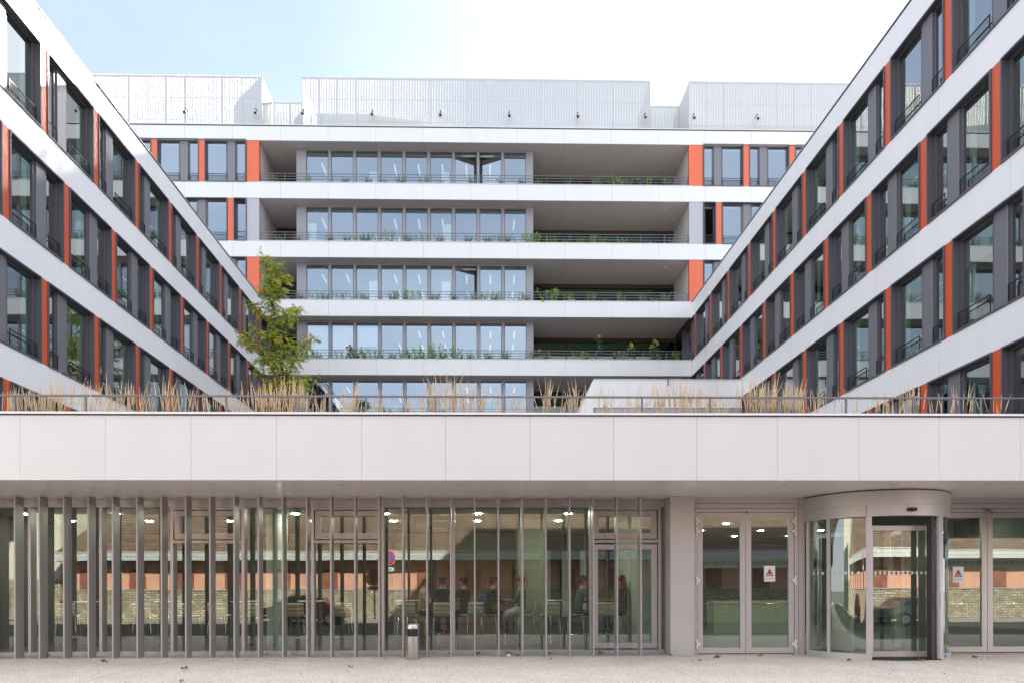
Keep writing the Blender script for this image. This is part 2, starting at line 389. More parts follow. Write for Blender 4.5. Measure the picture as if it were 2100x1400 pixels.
def wing(label, X, rz, sgn, odd0, even0, pitch, farside):
    P = empty('office_wing', (X, 20, 0), rz); tag(P, label, 'building')
    xl = lambda Y: sgn*(Y-20)
    Y0, Y1 = 13.78, 43.3
    def bx(mb, Ya, Yb, *r): a, b = xl(Ya), xl(Yb); mb.box(min(a, b), max(a, b), *r)
    back = MB(); inte = MB(); roof = MB()
    for k in range(-3, 2):
        t = lev(k)
        bx(back, Y0, Y1, .05, .33, t-BH+.02, t-.01 if k < 1 else t-.03)
        # white band panels
        y = Y0; j = Y0+(1.9 if k % 2 else 4.4)
        while y < Y1-.01:
            ye = min(j, Y1); m_ = MB(); bx(m_, y+.006, ye-.006, 0, .05, t-BH+.004, t-.004 if k < 1 else t-.05)
            m_.build('facade_panel', 'white_panel', P); y = ye; j = ye+5.4
        if k < 1:
            bx(inte, Y0+.4, Y1, .36, 7, t-.45, t-.12)
    bx(inte, Y0+.4, Y1, 5.0, 5.15, 3, 18)
    y = Y0+1.2
    while y < Y1:
        bx(inte, y, y+.12, .40, 5.0, 3, 18); y += 5.4
    DW = 12 if sgn > 0 else 17.5  # right wing's unseen depth stretched to widen its shadow across the street
    bx(roof, Y0, Y1, .34, DW, 17.95, 18.2)
    ew = MB(); bx(ew, Y0, Y0+.3, .34, DW, 3, 18.46); bx(ew, Y0+.31, Y1, DW-.3, DW, 3, 18.46); ew.build('outer_wall', 'white_panel', P)
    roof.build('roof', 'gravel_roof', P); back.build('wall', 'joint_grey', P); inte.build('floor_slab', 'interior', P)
    c = MB(); bx(c, Y0-.02, 39.97, -.025, .36, 18.47, 18.50); c.build('coping', 'coping', P)
    c = MB(); bx(c, Y0-.02, 39.97, -.012, -.002, 18.43, 18.465); c.build('coping_joint', 'joint_dark', P)
    for k in range(-3, 1):
        odd = (k % 2 == 0); start = odd0 if odd else even0; i = -4
        # near edge Y of each window; left: local x grows away from camera
        while True:
            yn = start+pitch*i; i += 1
            if yn < Y0-.3: continue
            if yn+WW > 42.9: break
            lx = xl(yn) if sgn > 0 else xl(yn+WW)
            # near->far narrow,panel,wide on odd rows
            flip = odd if sgn > 0 else (not odd)
            sh = 1 if random.random() < .2 else 0
            put_window((flip, sh), P, (lx, 0, lev(k)+.0), farside if random.random() < .85 else None)
            # orange infill on the near side of the window
            g = pitch-WW
            m_ = MB(); a, b = sorted((xl(yn-g+.004), xl(yn-.004))); m_.box(a, b, .0, .05, lev(k)+.004, lev(k)+WH-.004)
            m_.build('orange_panel', 'orange_panel', P)
    return P
wl = wing('left office wing of white bands and dark windows with orange strips, its top corner sunlit', -12.88, pi/2, 1, 20.43, 18.82, 2.68, 1)
wr = wing('right office wing of white bands and dark windows with orange strips, all in shade', 12.29, -pi/2, -1, 17.93, 16.25, 2.70, 0)

# ------------------------------------------------------------------ back block
B = empty('office_block', (0, 40, 0)); tag(B, 'tall white rear office block with recessed planted terraces closing the courtyard', 'building')
RX0, RX1 = -13.04, 12.14
BX0, BX1 = -24.0, 24.0
wb = MB(); sof = MB(); inte = MB()
for k in range(-2, 5):
    t = lev(k); b = t-BH
    hi = k == 4
    if hi: t, b = 28.64, 27.72
    wide = k >= 1
    xa, xb = (BX0, BX1) if wide else (-12.86, 12.27)
    # joints every 2.715 m from x=-.74
    xs = [x for x in [(-.74+2.765*i) for i in range(-12, 12)] if xa < x < xb]
    xs = [xa]+xs+[xb]
    for a, c in zip(xs[:-1], xs[1:]):
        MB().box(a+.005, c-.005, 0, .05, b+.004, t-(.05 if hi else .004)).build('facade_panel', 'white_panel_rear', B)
    wb.box(xa, xb, .05, .30, b+.01, t-.02)
    if k < 4: MB().box(max(xa, RX0-.1), min(xb, RX1+.1), -.02, .32, t-.002, t+.025).build('coping', 'coping', B)
    # soffit slab of the recess
    sa, sb_ = (RX0, RX1) if wide else (-12.86, 12.27)
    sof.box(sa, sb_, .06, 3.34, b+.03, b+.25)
    q = [sa]+[x for x in xs if sa+.3 < x < sb_-.3]+[sb_]
    for a, c in zip(q[:-1], q[1:]): MB().box(a+.006, c-.006, .06, 3.33, b, b+.026).build('soffit_panel', 'soffit', B)
MB().box(BX0, BX1, -.03, .32, 28.60, 28.65).build('coping', 'coping', B)
MB().box(BX0, BX1, -.012, -.002, 28.55, 28.595).build('coping_joint', 'joint_dark', B)
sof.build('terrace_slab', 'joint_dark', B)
wb.build('wall', 'joint_grey', B)
MB().box(BX0, BX1, .31, 16, 27.9, 28.2).build('roof', 'gravel_roof', B)
MB().box(BX0, BX1, 15.7, 16, 0, 27.8).box(BX0, BX0+.3, .4, 15.6, 0, 27.8).box(BX1-.3, BX1, .4, 15.6, 0, 27.8).build('outer_wall', 'loggia_wall', B)
for xs_ in (RX0, RX1):
    for k in range(1, 4):
        a, b_ = (xs_-.12, xs_) if xs_ < 0 else (xs_, xs_+.12)
        MB().box(a, b_, .30, 3.34, lev(k)-.4, lev(k)+WH).build('terrace_side_wall', 'loggia_wall', B)
        # upper part above wing roofs and the wide wall behind windows
# piers beside the recess: orange, grey, orange
for k in (1, 2, 3):
    z0, z1 = lev(k)+.004, lev(k)+WH-.004
    if k == 3: z1 = 27.716
    m_ = 'grey_pier' if k == 2 else 'orange_lit'
    MB().box(-13.76, RX0, .02, .29, z0, z1).build('pier_panel', m_, B)
    MB().box(RX1, 12.96, .02, .29, z0, z1).build('pier_panel', m_, B)
# windows of the two side parts
def op(x0, x1, k): MB().box(x0+.004, x1-.004, .0, .05, lev(k)+.004, lev(k)+WH-.004).build('orange_panel', 'orange_lit', B)
def narrow_window(x, k, dark=False):
    wd = .75; f = MB(); t = .045; z = 0
    f.box(0, t, -.035, .33, 0, WH); f.box(wd-t, wd, -.035, .33, 0, WH); f.box(t, wd-t, -.035, .33, WH-t, WH); f.box(t, wd-t, -.035, .33, 0, t)
    f.box(t, .14, .25, .325, t, WH-t); f.box(wd-.09, wd-t, .25, .325, t, WH-t); f.box(.14, wd-.09, .252, .323, t, .1); f.box(.14, wd-.09, .252, .323, WH-.1, WH-t)
    w_ = f.build('window', 'dark_frame', B, (x, 0, lev(k)))
    if dark:
        pn = MB().box(0, .5, -.02, .02, .1, WH-.1).build('open_sash', 'dark_frame', w_, (.14, .30, 0), R(62))
    else: MB().poly([(.14, .285, .10), (wd-.09, .285, .10), (wd-.09, .285, WH-.10), (.14, .285, WH-.10)]).build('pane', 'glass_back', w_)
    r = MB(); r.box(.06, wd-.06, -.02, .01, .5, .53)
    for i in range(8): r.box(.06, wd-.06, -.008, -.002, .08+.05*i, .088+.05*i)
    r.build('guard_rail', 'rail_dark', w_)
    bl = MB()
    for i in range(3): bl.box(.15, wd-.1, .345, .395, WH-.13-.035*i, WH-.118-.035*i)
    bl.build('blind', 'blind', w_)
def bw(flip, x, k):
    w_ = put_window((flip, 0), B, (x, 0, lev(k)))
    for ch in w_.children:
        if ch.name.startswith('pane'):
            if len(ch.data.materials) and ch.data.materials[0] != M['glass_back']:
                nm = ch.data.name+'_sky'
                if nm not in D.meshes:
                    me = ch.data.copy(); me.name = nm; me.materials[0] = M['glass_back']
                ch.data = D.meshes[nm]
    return w_
# top storey left: WPN windows from -13.77 leftwards
for i in range(4):
    x = -13.79-WW-i*2.73; bw(False, x, 3); op(x-.34, x, 3)
for i in range(4):
    x = 12.98+i*2.73; bw(True, x, 3); op(x+WW, x+WW+.34, 3)
narrow_window(-14.52, 2); op(-14.86, -14.52, 2)
for i in range(3):
    x = -14.88-WW-i*2.73; bw(True, x, 2)
    if i < 2: op(x-.34, x, 2)
narrow_window(12.98, 2, True); op(13.73, 14.07, 2)
for i in range(3):
    x = 14.09+i*2.73; bw(False, x, 2)
    if i < 2: op(x+WW, x+WW+.34, 2)
for i in range(3):
    x = -13.79-WW-i*2.73; bw(False, x, 1); op(x-.34, x, 1)
for i in range(3):
    x = 12.98+i*2.73; bw(True, x, 1); op(x+WW, x+WW+.34, 1)
# interior of the block: slabs and rear wall, light walls
for k in range(-2, 4):
    t = lev(k); inte.box(BX0+.4, BX1-.4, 3.5, 9, t-.93, t-.62)
    if k >= 1: inte.box(BX0+.4, RX0-.15, .36, 3.5, t-.93, t-.62); inte.box(RX1+.15, BX1-.4, .36, 3.5, t-.93, t-.62)
inte.box(BX0+.4, BX1-.4, 8.9, 9.1, 3, 27.8)
inte.box(RX0-.4, RX0-.14, .5, 8.8, 18.5, 27.8); inte.box(RX1+.14, RX1+.4, .5, 8.8, 18.5, 27.8)
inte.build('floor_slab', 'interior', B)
terr = MB()
for k in range(-2, 4): terr.box(-12.86 if k < 1 else RX0, 12.27 if k < 1 else RX1, .31, 3.4, lev(k)-.55, lev(k)-.45)
terr.build('terrace_floor', 'paving', B)

# glazed bay on each storey
PX0, PP, PW = -10.455, 1.467, 1.245
BZ = .70
GR = 'cloth'
open_panes = {3: {6: -14, 7: 14}, 2: {}, 1: {6: -14}, 0: {}, -1: {}}
def make_bay(k):
    zt = lev(k)+WH if k < 3 else 27.72
    z0 = lev(k)-.46
    bay = empty('glazed_bay', (0, BZ, 0), 0, B)
    f = MB()
    f.box(-11.06, PX0-.03, -.02, .10, z0, zt-.12); f.box(PX0+8*PP+PW+.03, 2.98, -.02, .10, z0, zt-.12)
    f.box(-11.06, 2.98, .0, .10, zt-.12, zt-.0); f.box(-11.06, 2.98, .0, .1, z0, z0+.12)
    for i in range(8):
        a = PX0+i*PP+PW+.03; b_ = PX0+(i+1)*PP-.03; f.box(a, b_, -.01, .10, z0+.12, zt-.12)
    f.box(-11.06, -10.98, .10, 2.6, z0, zt); f.box(2.90, 2.98, .10, 2.6, z0, zt)
    f.build('bay_frame', 'bay_frame', bay)
    for i in range(9):
        a = PX0+i*PP; ang = open_panes.get(k, {}).get(i, 0)
        g = empty('casement', (0, 0, 0), 0, None)
        D.objects.remove(g)
        fr = MB(); wd = PW+.06; h = zt-.13-z0-.13
        fr.box(0, .035, 0, .05, 0, h); fr.box(wd-.035, wd, 0, .05, 0, h); fr.box(.035, wd-.035, 0, .05, 0, .04); fr.box(.035, wd-.035, 0, .05, h-.05, h)
        loc = (a-.03, .03, z0+.125)
        me_f = fr
        hinge = ang < 0
        # casement pane (frame and glass in one part) hinged at one side
        n = len(fr.f); fr.poly([(.035, .02, .04), (wd-.035, .02, .04), (wd-.035, .02, h-.05), (.035, .02, h-.05)], 1)
        if ang and ang > 0:
            fr.v = [(x-wd, y, z) for x, y, z in fr.v]; loc = (a-.03+wd, .03, z0+.125)
        o = fr.build('casement', ['frame_edge', 'glass_back'], bay, loc, R(-ang))
    # blinds and lamps behind
    bl = MB()
    for i in range(9):
        a = PX0+i*PP
        for j in range(5): bl.box(a+.02, a+PW-.02, .16, .22, zt-.20-.028*j, zt-.188-.028*j)
    bl.build('blind', 'blind', bay)
    if k == 0:
        MB().box(PX0, PX0+PW, .24, .25, z0+.1, zt-.2).build('roller_blind', 'roller_blind', bay)
        MB().box(PX0+PP, PX0+PP+PW, .24, .25, z0+.1, zt-.2).build('roller_blind', 'roller_blind', bay)
        MB().box(PX0+2*PP, PX0+2*PP+PW, .24, .25, z0+1.5, zt-.2).build('roller_blind', 'roller_blind', bay)
    for (i, x0_, x1_, hh) in {3: [(2, .75, 1.2, 1.6), (5, .62, 1.1, 1.6)], 2: [(0, 0, .5, 1.9), (5, .7, 1.2, 1.9)], 1: [(2, .7, 1.2, 1.9), (5, .62, 1.12, 1.9)], 0: [(2, .8, 1.2, .9)], -1: [(2, .7, 1.2, .9)]}[k]:
        MB().box(PX0+i*PP+x0_, PX0+i*PP+x1_, .26, .30, z0+.1, z0+.1+hh).build('room_screen', 'shade_panel', bay)
    tl = MB()
    for i in range(9):
        for d in (1.2, 3.4):
            if random.random() < .3: continue
            x = PX0+i*PP+.62
            tl.box(x-.04, x+.04, d, d+1.15, zt-.16, zt-.13)
    tl.build('ceiling_light', 'tube_light', bay)
    rw = MB(); rw.box(-10.9, 2.9, .2, 8.2, zt-.12, zt-.06); rw.build('ceiling', 'interior', bay)
for k in (3, 2, 1, 0, -1): make_bay(k)
# rear glazing of the open terraces (right of the bay and left gap)
for k in (3, 2, 1, 0, -1):
    zt = lev(k)+WH if k < 3 else 27.72
    z0 = lev(k)-.46; rx = RX1 if k >= 1 else 12.27; lx = RX0 if k >= 1 else -12.86
    gz = empty('terrace_glazing', (0, 3.3, 0), 0, B)
    f = MB(); f.box(2.98, rx, 0, .12, zt-.24, zt-.02); f.box(2.98, rx, 0, .12, z0, z0+.12)
    xs = [2.98, 5.25, 7.15, 9.0, 10.9, rx-.06]
    for x in xs: f.box(x, x+.06, .005, .115, z0+.12, zt-.24)
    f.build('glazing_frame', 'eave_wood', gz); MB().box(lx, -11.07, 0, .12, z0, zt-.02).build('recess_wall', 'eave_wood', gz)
    for a, b_ in zip(xs[:-1], xs[1:]):
        MB().poly([(a+.06, .06, z0+.12), (b_, .06, z0+.12), (b_, .06, zt-.24), (a+.06, .06, zt-.24)]).build('pane', 'glass_dark', gz)
    rb = MB()
    for a, b_ in zip(xs[:-2], xs[1:-1]): rb.box(a+.08, b_-.02, .2, .22, zt-.62, zt-.26)
    rb.build('blind', 'blind_green', gz)

# terrace railings
tnames = {3: 'top', 2: 'second', 1: 'third', 0: 'fourth', -1: 'lowest visible'}
def railing(k):
    xa, xb = (RX0+.05, RX1-.05) if k >= 1 else (-12.8, 12.2)
    z = lev(k)+.02
    o = empty('terrace_railing', (0, 40.06, z)); tag(o, f'thin dark metal railing with three bars on the {tnames[k]} terrace of the rear block', 'railing', 'railings of the rear terraces')
    for h in (.52, .36, .20): MB().box(xa, xb, -.014, .014, h-.014, h+.014).build('rail', 'rail_grey', o)
    pm = MB().box(-.018, .018, -.016, .016, 0, .50).mesh('post', 'rail_grey'); n = 18
    for i in range(n+1): inst('post', pm, o, (xa+.02+(xb-xa-.04)*i/n, .035, 0))
for k in (3, 2, 1, 0, -1): railing(k)

# small dome lamps / detectors under the terrace soffits
for k, nm in ((2, 'second'), (1, 'third'), (0, 'fourth'), (-1, 'lowest visible')):
    o = MB().box(-.13, .13, -.08, .08, -.03, 0).ball((0, 0, -.05), (.07, .07, .05), 8).build('ceiling_lamp', 'lamp_ring', None, (11.0, 41.0, lev(k)+WH if k<3 else 27.7))
    tag(o, f'small grey lamp under the ceiling at the right end of the {nm} terrace', 'lamp', 'small lamps under the terrace ceilings')

# ------------------------------------------------------------------ roof screens
def screen(label, x0, x1, y, ret=None, mid=True, units=True):
    o = empty('roof_screen', (0, 0, 28.6)); tag(o, label, 'screen', 'slatted white screens round the roof plant')
    z1 = 31.86-28.6
    f = MB(); f.box(x0, x1, y+.05, y+.11, z1-.10, z1-.02); f.box(x0, x1, y+.05, y+.11, .02, .1)
    if mid: f.box(x0, x1, y+.05, y+.08, 1.94, 1.97)
    f.box(x0, x1, y+.05, y+.08, .64, .66)
    f.build('screen_rail', 'screen_frame', o)
    n = max(1, round((x1-x0)/1.09)); pm = MB().box(-.018, .018, .06, .10, 0, z1-.02).mesh('screen_post', 'screen_frame')
    for i in range(n+1): inst('screen_post', pm, o, (x0+.03+(x1-x0-.06)*i/n, y+.06, 0))
    s = MB(); x = x0+.02
    while x < x1: s.box(x, x+.081, y, y+.012, 0, z1); x += .094
    tag(s.build('slat_sheet', 'screen_white', o), kind='stuff')
    if ret:
        for xr, ya, yb in ret:
            s = MB(); yy = ya
            while yy < yb: s.box(xr-.005, xr+.005, yy, yy+.081, 0, z1); yy += .094
            tag(s.build('side_slat_sheet', 'screen_white', o), kind='stuff')
    return o
screen('tall white slatted roof screen at the left, meeting the left wing', -24, -13.03, 40.5, [(-13.05, 40.55, 42.6)])
screen('widest white slatted roof screen in the middle of the roof', -10.7, 9.98, 40.5, [(-10.68, 40.55, 44), (9.96, 40.55, 44)])
screen('tall white slatted roof screen at the right, meeting the right wing', 12.3, 24, 40.5, [(12.32, 40.55, 44)])
screen('narrow set-back roof screen between the left and middle screens', -13.0, -10.72, 42.6, mid=False)
screen('narrow set-back roof screen between the middle and right screens', 10.0, 12.28, 42.6, mid=False)
def unit(label, prof, y0, y1, cat='ventilation unit'):
    o = MB().prism([(x, z) for x, z in prof], y0, y1).build('ventilation_unit', 'plant_unit', None, (0, 0, 28.2)); bevel(o, .03, 2)
    m_ = MB()
    xs = [p[0] for p in prof]; a, b_ = min(xs)+.4, max(xs)-.4
    for i in range(8): m_.box(a, min(b_, a+1.6), y0-.03, y0-.005, .5+.16*i, .56+.16*i)
    m_.build('louvre', 'screen_frame', o); tag(o, label, cat, 'plant units behind the roof screens')
unit('big pale ventilation duct behind the left half of the middle roof screen', [(-8.2, 0), (-8.9, 3.0), (-5.5, 3.0), (-2.2, 2.6), (-1.0, 1.2), (-1.0, 0)], 42.5, 45)
unit('long pale ventilation box behind the right half of the middle roof screen', [(1.2, 0), (1.2, 2.1), (6.6, 2.1), (7.6, 1.5), (7.8, 0)], 42.8, 45)
unit('wide pale plant box behind the right roof screen', [(12.8, 0), (12.9, 2.5), (22, 2.5), (22, 0)], 42.6, 45)
unit('low pale plant box behind the left roof screen', [(-16.2, 0), (-16.1, 1.2), (-14.6, 1.5), (-14.4, 0)], 42.4, 44)
pr = empty('pipe_frame', (0, 43.3, 28.2)); tag(pr, 'white bent pipes behind the left end of the middle roof screen', 'pipe')
for i, pts in enumerate(([(-10.2, 0, 0), (-10.2, 0, 3.3)], [(-9.9, 0, 0), (-9.9, 0, 1.3), (-10.1, 0, 2.6)], [(-9.5, 0, 0), (-9.5, 0, 1.9)])):
    MB().tube(pts, .05, 8).build('pipe', 'screen_white', pr)
# floodlights along the screens
fl = empty('floodlight', (0, 0, 0)); MB().box(-.03, .03, -.30, .06, .08, .12).build('bracket', 'rail_grey', fl)
fb = MB().box(-.10, .10, -.42, -.26, -.10, .08).build('lamp_head', 'lamp_ring', fl); fb.rotation_euler = (.5, 0, 0)
MB().box(-.07, .07, -.432, -.421, -.07, .05).build('lens', 'black', fl).rotation_euler = (.5, 0, 0)
kids[fl] = list(fl.children)
flx = [(-21.6, 'hidden end'), (-17.4, ''), (-13.3, ''), (-10.55, ''), (-6.5, ''), (-2.5, ''), (1.55, ''), (5.6, ''), (9.6, ''), (12.5, ''), (16.3, '')]
fln = ['small floodlight low on the left roof screen, just where the left wing cuts it', 'small floodlight in the middle of the left roof screen', 'small floodlight at the right end of the left roof screen',
 'small floodlight at the left end of the middle roof screen', 'small floodlight on the middle screen, second from its left end', 'small floodlight on the middle screen, third from its left end',
 'small floodlight on the middle screen, third from its right end', 'small floodlight on the middle screen, second from its right end', 'small floodlight at the right end of the middle roof screen',
 'small floodlight at the left end of the right roof screen', 'small floodlight in the middle of the right roof screen']
for i, (x, _) in enumerate(flx):
    o = fl if i == 0 else copy_tree(fl)
    o.location = (x, 40.5, 29.62); tag(o, fln[i], 'floodlight', 'floodlights on the roof screens')

# ------------------------------------------------------------------ white link volume on the right of the court
lk = empty('link_building', (0, 32.2, 0)); tag(lk, 'low plain white box with a slanted left end standing against the right wing', 'building')
zb, zt = 10.18, 11.50
bx_ = MB(); prof = [(5.19, zt), (12.25, zt), (12.25, zb), (5.19, zb)]
MB().box(5.19, 9.0, 0, .08, zb, zt).build('facade_panel', 'white_panel', lk); MB().box(9.012, 12.26, 0, .08, zb, zt).build('facade_panel', 'white_panel', lk)
MB().poly([(5.19, .0, zt), (5.19, .0, 8.6), (3.9, .01, 8.6), ]).poly([(5.19, 4.6, zt), (3.9, 4.6, 8.6), (5.19, 4.6, 8.6)]).poly([(5.19, 0, zt), (3.9, 0, 8.6), (3.9, 4.6, 8.6), (5.19, 4.6, zt)]).build('slanted_side', 'white_panel', lk)
MB().box(5.2, 12.26, .1, 4.6, zt-.1, zt-.02).build('roof', 'gravel_roof', lk)
MB().box(5.2, 12.26, -.03, .3, zt, zt+.03).build('coping', 'coping', lk)
MB().box(5.25, 12.25, .06, .12, zb-.22, zb-.004).build('ventilation_strip', 'grey_pier', lk)
MB().box(5.25, 12.25, .04, .10, zb-.26, zb-.23).build('trim', 'joint_dark', lk)
MB().poly([(5.25, .1, 8.2), (12.25, .1, 8.2), (12.25, .1, zb-.27), (5.25, .1, zb-.27)]).build('pane', 'glass_back', lk)
MB().box(5.2, 12.2, 3.0, 3.1, 5, 10).build('rear_wall', 'interior', lk)
tag(MB().tube([(8.72, 32.1, 11.2), (8.72, 32.1, 11.60)], .02, 8).tube([(8.72, 32.1, 11.60), (8.72, 32.1, 11.63)], .03, 8).build('vent_pipe', 'joint_dark'), 'thin dark vent pipe rising over the white link box', 'pipe')

# ------------------------------------------------------------------ front pavilion
F = empty('entrance_building', (0, 0, 0)); tag(F, 'single-storey front building with a deep white fascia over glazed café and entrance doors', 'building')
js = [-12.53, -10.86, -9.182, -7.502, -5.823, -4.136, -2.441, -.766, .927, 2.608, 4.297, 5.946, 7.612, 9.266, 10.938, 12.6, 14.3]
ZS, ZF = 3.785, 5.10
for a, b_ in zip(js[:-1], js[1:]):
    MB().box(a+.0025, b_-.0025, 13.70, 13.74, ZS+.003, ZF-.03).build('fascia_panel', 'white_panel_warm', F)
MB().box(-12.53, 14.3, 13.745, 13.95, ZS+.02, ZF-.02).build('fascia_core', 'joint_grey', F)
MB().box(-12.53, 14.3, 13.66, 14.0, ZF-.006, ZF+.035).build('coping', 'white_panel', F)
MB().box(-12.53, 14.3, 13.688, 13.72, ZF-.03, ZF-.01).build('coping_joint', 'joint_dark', F)
sj = [-12.53, -9.9, -7.2, -4.5, -1.8, .9, 3.6, 6.3, 9.0, 11.7, 14.3]
for a, b_ in zip(sj[:-1], sj[1:]):
    MB().box(a+.003, b_-.003, 13.76, 17.2, ZS, ZS+.06).build('soffit_panel', 'canopy_soffit', F)
MB().box(-12.53, 14.3, 13.96, 39.9, 4.55, 4.95).build('roof', 'gravel_roof', F)
MB().box(-12.53, 14.3, 13.76, 17.2, ZS+.08, ZS+.3).build('soffit_core', 'joint_dark', F)
dl = MB().lathe([(0, -.012), (.085, -.012), (.095, 0)], 20).mesh('downlight', 'lamp_ring')
for x in (-8.2, -5.62, -3.0, -.5, 2.0, 4.1, 6.3, 8.6, 10.6):
    inst('downlight', dl, F, (x, 14.15, ZS-.002))
# glazing of the café
GY = 16.75
mul = [-12.63, -10.936, -9.244, -7.544, -5.838, -4.16, -2.463, -.747, .927, 2.621, 4.297]
vent = {3, 5, 9}
h = MB(); h.box(-12.7, 4.40, 16.60, 16.90, 3.60, ZS-.002); h.box(-12.7, 4.40, 16.585, 16.60, 3.70, ZS-.03); h.build('glazing_header', 'alu_header', F)
MB().box(-12.7, 4.40, 16.63, 16.88, 0.0, .11).build('glazing_sill', 'alu', F)
for x in mul:
    MB().box(x-.035, x+.035, 16.64, 16.86, .11, 3.60).build('mullion', 'alu', F)
def pane(a, b_, z0, z1, m_='glass_front', y=GY, par=None):
    return MB().poly([(a, y, z0), (b_, y, z0), (b_, y, z1), (a, y, z1)]).build('pane', m_, par or F)
for i in range(len(mul)-1):
    a, b_ = mul[i]+.035, mul[i+1]-.035
    if i in vent:
        vw = empty('vent_window', (0, 0, 0), 0, F)
        fr = MB()
        for (p, q, r_, s_, d) in ((a, b_, 3.54, 3.598, 16.63), (a, b_, 2.73, 2.80, 16.62)): fr.box(p, q, d, 16.84, r_, s_)
        for (p, q, r_, s_) in ((a+.03, a+.15, 2.83, 3.52), (b_-.15, b_-.03, 2.83, 3.52), (a+.15, b_-.15, 2.83, 2.97), (a+.15, b_-.15, 3.39, 3.52)): fr.box(p, q, 16.66, 16.82, r_, s_)
        fr.build('vent_frame', 'alu_header', vw)
        pane(a+.15, b_-.15, 2.97, 3.39, par=vw)
        hd = MB(); hd.box(a+.28, a+.33, 16.645, 16.66, 2.885, 2.895); hd.box(b_-.33, b_-.28, 16.645, 16.66, 2.885, 2.895); hd.build('catch', 'black', vw)
        if i == 9:
            fr = MB()
            for (p, q, r_, s_) in ((a+.02, a+.13, .15, 2.69), (b_-.16, b_-.02, .15, 2.69), (a+.13, b_-.16, .15, .28), (a+.13, b_-.16, 2.57, 2.69)): fr.box(p, q, 16.66, 16.82, r_, s_)
            fr.build('door_frame', 'alu', vw); pane(a+.13, b_-.16, .28, 2.57, par=vw)
        else: pane(a, b_, .11, 2.73, par=vw)
    else: pane(a, b_, .11, 3.60)
# fins
fm = bevel(MB().box(-.018, .018, 0, .30, 0.0, ZS-.004).build('fin', 'fin', F, (-11.44, 16.03, .0)), .004, 1)
bolt = MB().box(.019, .026, .05, .07, .09, .11).box(.019, .026, .23, .25, .09, .11).box(.019, .026, .05, .07, 3.70, 3.72).mesh('bolt', 'steel')
inst('bolt', bolt, fm)
kids[fm] = list(fm.children)
fx_ = [-12.0+.566*0]+[-10.872+.5605*i for i in range(27)]
for x in fx_: copy_tree(fm, F, (x, 16.03, 0))
# cladding beside the doors
MB().box(4.40, 4.56, 16.40, 16.9, .0, ZS-.003).build('jamb_panel', 'alu_header', F)
bevel(MB().box(4.41, 4.985, 16.08, 16.395, .0, ZS-.003).build('cladding_panel', 'clad_panel', F), .006, 1)
# doors
def double_door(x0, x1, stick, label=None):
    d = empty('double_door', (0, 16.3, 0), 0, F)
    MB().box(x0, x0+.09, -.02, .16, 0, 3.52).box(x1-.09, x1, -.02, .16, 0, 3.52).box(x0+.09, x1-.09, -.02, .16, 3.44, 3.52).build('door_frame', 'alu', d)
    MB().box(x0, x1, -.03, .2, 3.53, 3.64).box(x0, x1, -.02, .2, 3.65, ZS-.003).build('door_header', 'alu_header', d)
    xm = (x0+x1)/2
    for a, b_ in ((x0+.10, xm-.006), (xm+.006, x1-.10)):
        f = MB(); f.box(a, a+.13, 0, .07, .05, 3.43); f.box(b_-.13, b_, 0, .07, .05, 3.43); f.box(a+.13, b_-.13, 0, .07, .05, .18); f.box(a+.13, b_-.13, 0, .07, 3.30, 3.43)
        f.build('door_leaf', 'alu', d)
        MB().poly([(a+.13, .035, .18), (b_-.13, .035, .18), (b_-.13, .035, 3.30), (a+.13, .035, 3.30)]).build('pane', 'glass_door', d)
        MB().tube([(a+.10, .16, 1.22), (b_-.12, .16, 1.22), (b_-.09, .08, 1.25)], .018, 8).build('push_bar', 'chrome', d)
        MB().box(a+.13, b_-.13, .029, .032, 2.10, 2.33).build('text_band', 'vinyl_green', d)
    hm = MB().box(-.05, .0, -.05, -.02, -.10, -.035).box(-.05, 0, -.05, -.02, .035, .10).box(-.03, .0, -.05, -.02, -.035, .035).box(0, .055, -.05, -.02, -.035, .035)
    hp = hm.mesh('hinge', 'paper')
    for s_, x in ((1, x0+.10), (-1, x1-.10)):
        for z in (3.22, 2.98, 1.80, .27):
            o = inst('hinge', hp, d, (x, 0, z)); 
            if s_ < 0: o.scale = (-1, 1, 1)
    MB().box(xm-.14, xm+.05, -.06, -.03, 3.46, 3.50).box(xm+.06, xm+.09, -.05, -.02, 3.40, 3.46).build('door_closer', 'steel', d)
    return d
def text(name, s, size, mt, parent, loc, flip=False, ext=.001):
    c = D.curves.new(name, 'FONT'); c.body = s; c.size = size; c.align_x = 'CENTER'; c.align_y = 'CENTER'; c.extrude = ext; c.materials.append(M[mt])
    t = D.objects.new('tmp', c); C.objects.link(t); bpy.context.view_layer.update()
    me = D.meshes.new_from_object(t.evaluated_get(bpy.context.evaluated_depsgraph_get())); D.objects.remove(t)
    me.name = name
    if not me.materials: me.materials.append(M[mt])
    o = D.objects.new(name, me); C.objects.link(o); o.parent = parent; o.location = loc; o.rotation_euler = (pi/2, 0, 0)
    if flip: o.scale = (-1, 1, 1)
    return o
dd1 = double_door(5.02, 7.56, True)
dd2 = double_door(10.93, 13.45, True)
for d_, x0, x1 in ((dd1, 5.02, 7.56), (dd2, 10.93, 13.45)):
    xm = (x0+x1)/2
    for cxx in ((x0+.10+xm)/2, (xm+x1-.10)/2): text('exit_lettering', 'SORTIE DE SECOURS', .115, 'ink_green', d_, (cxx, .026, 2.215), True)
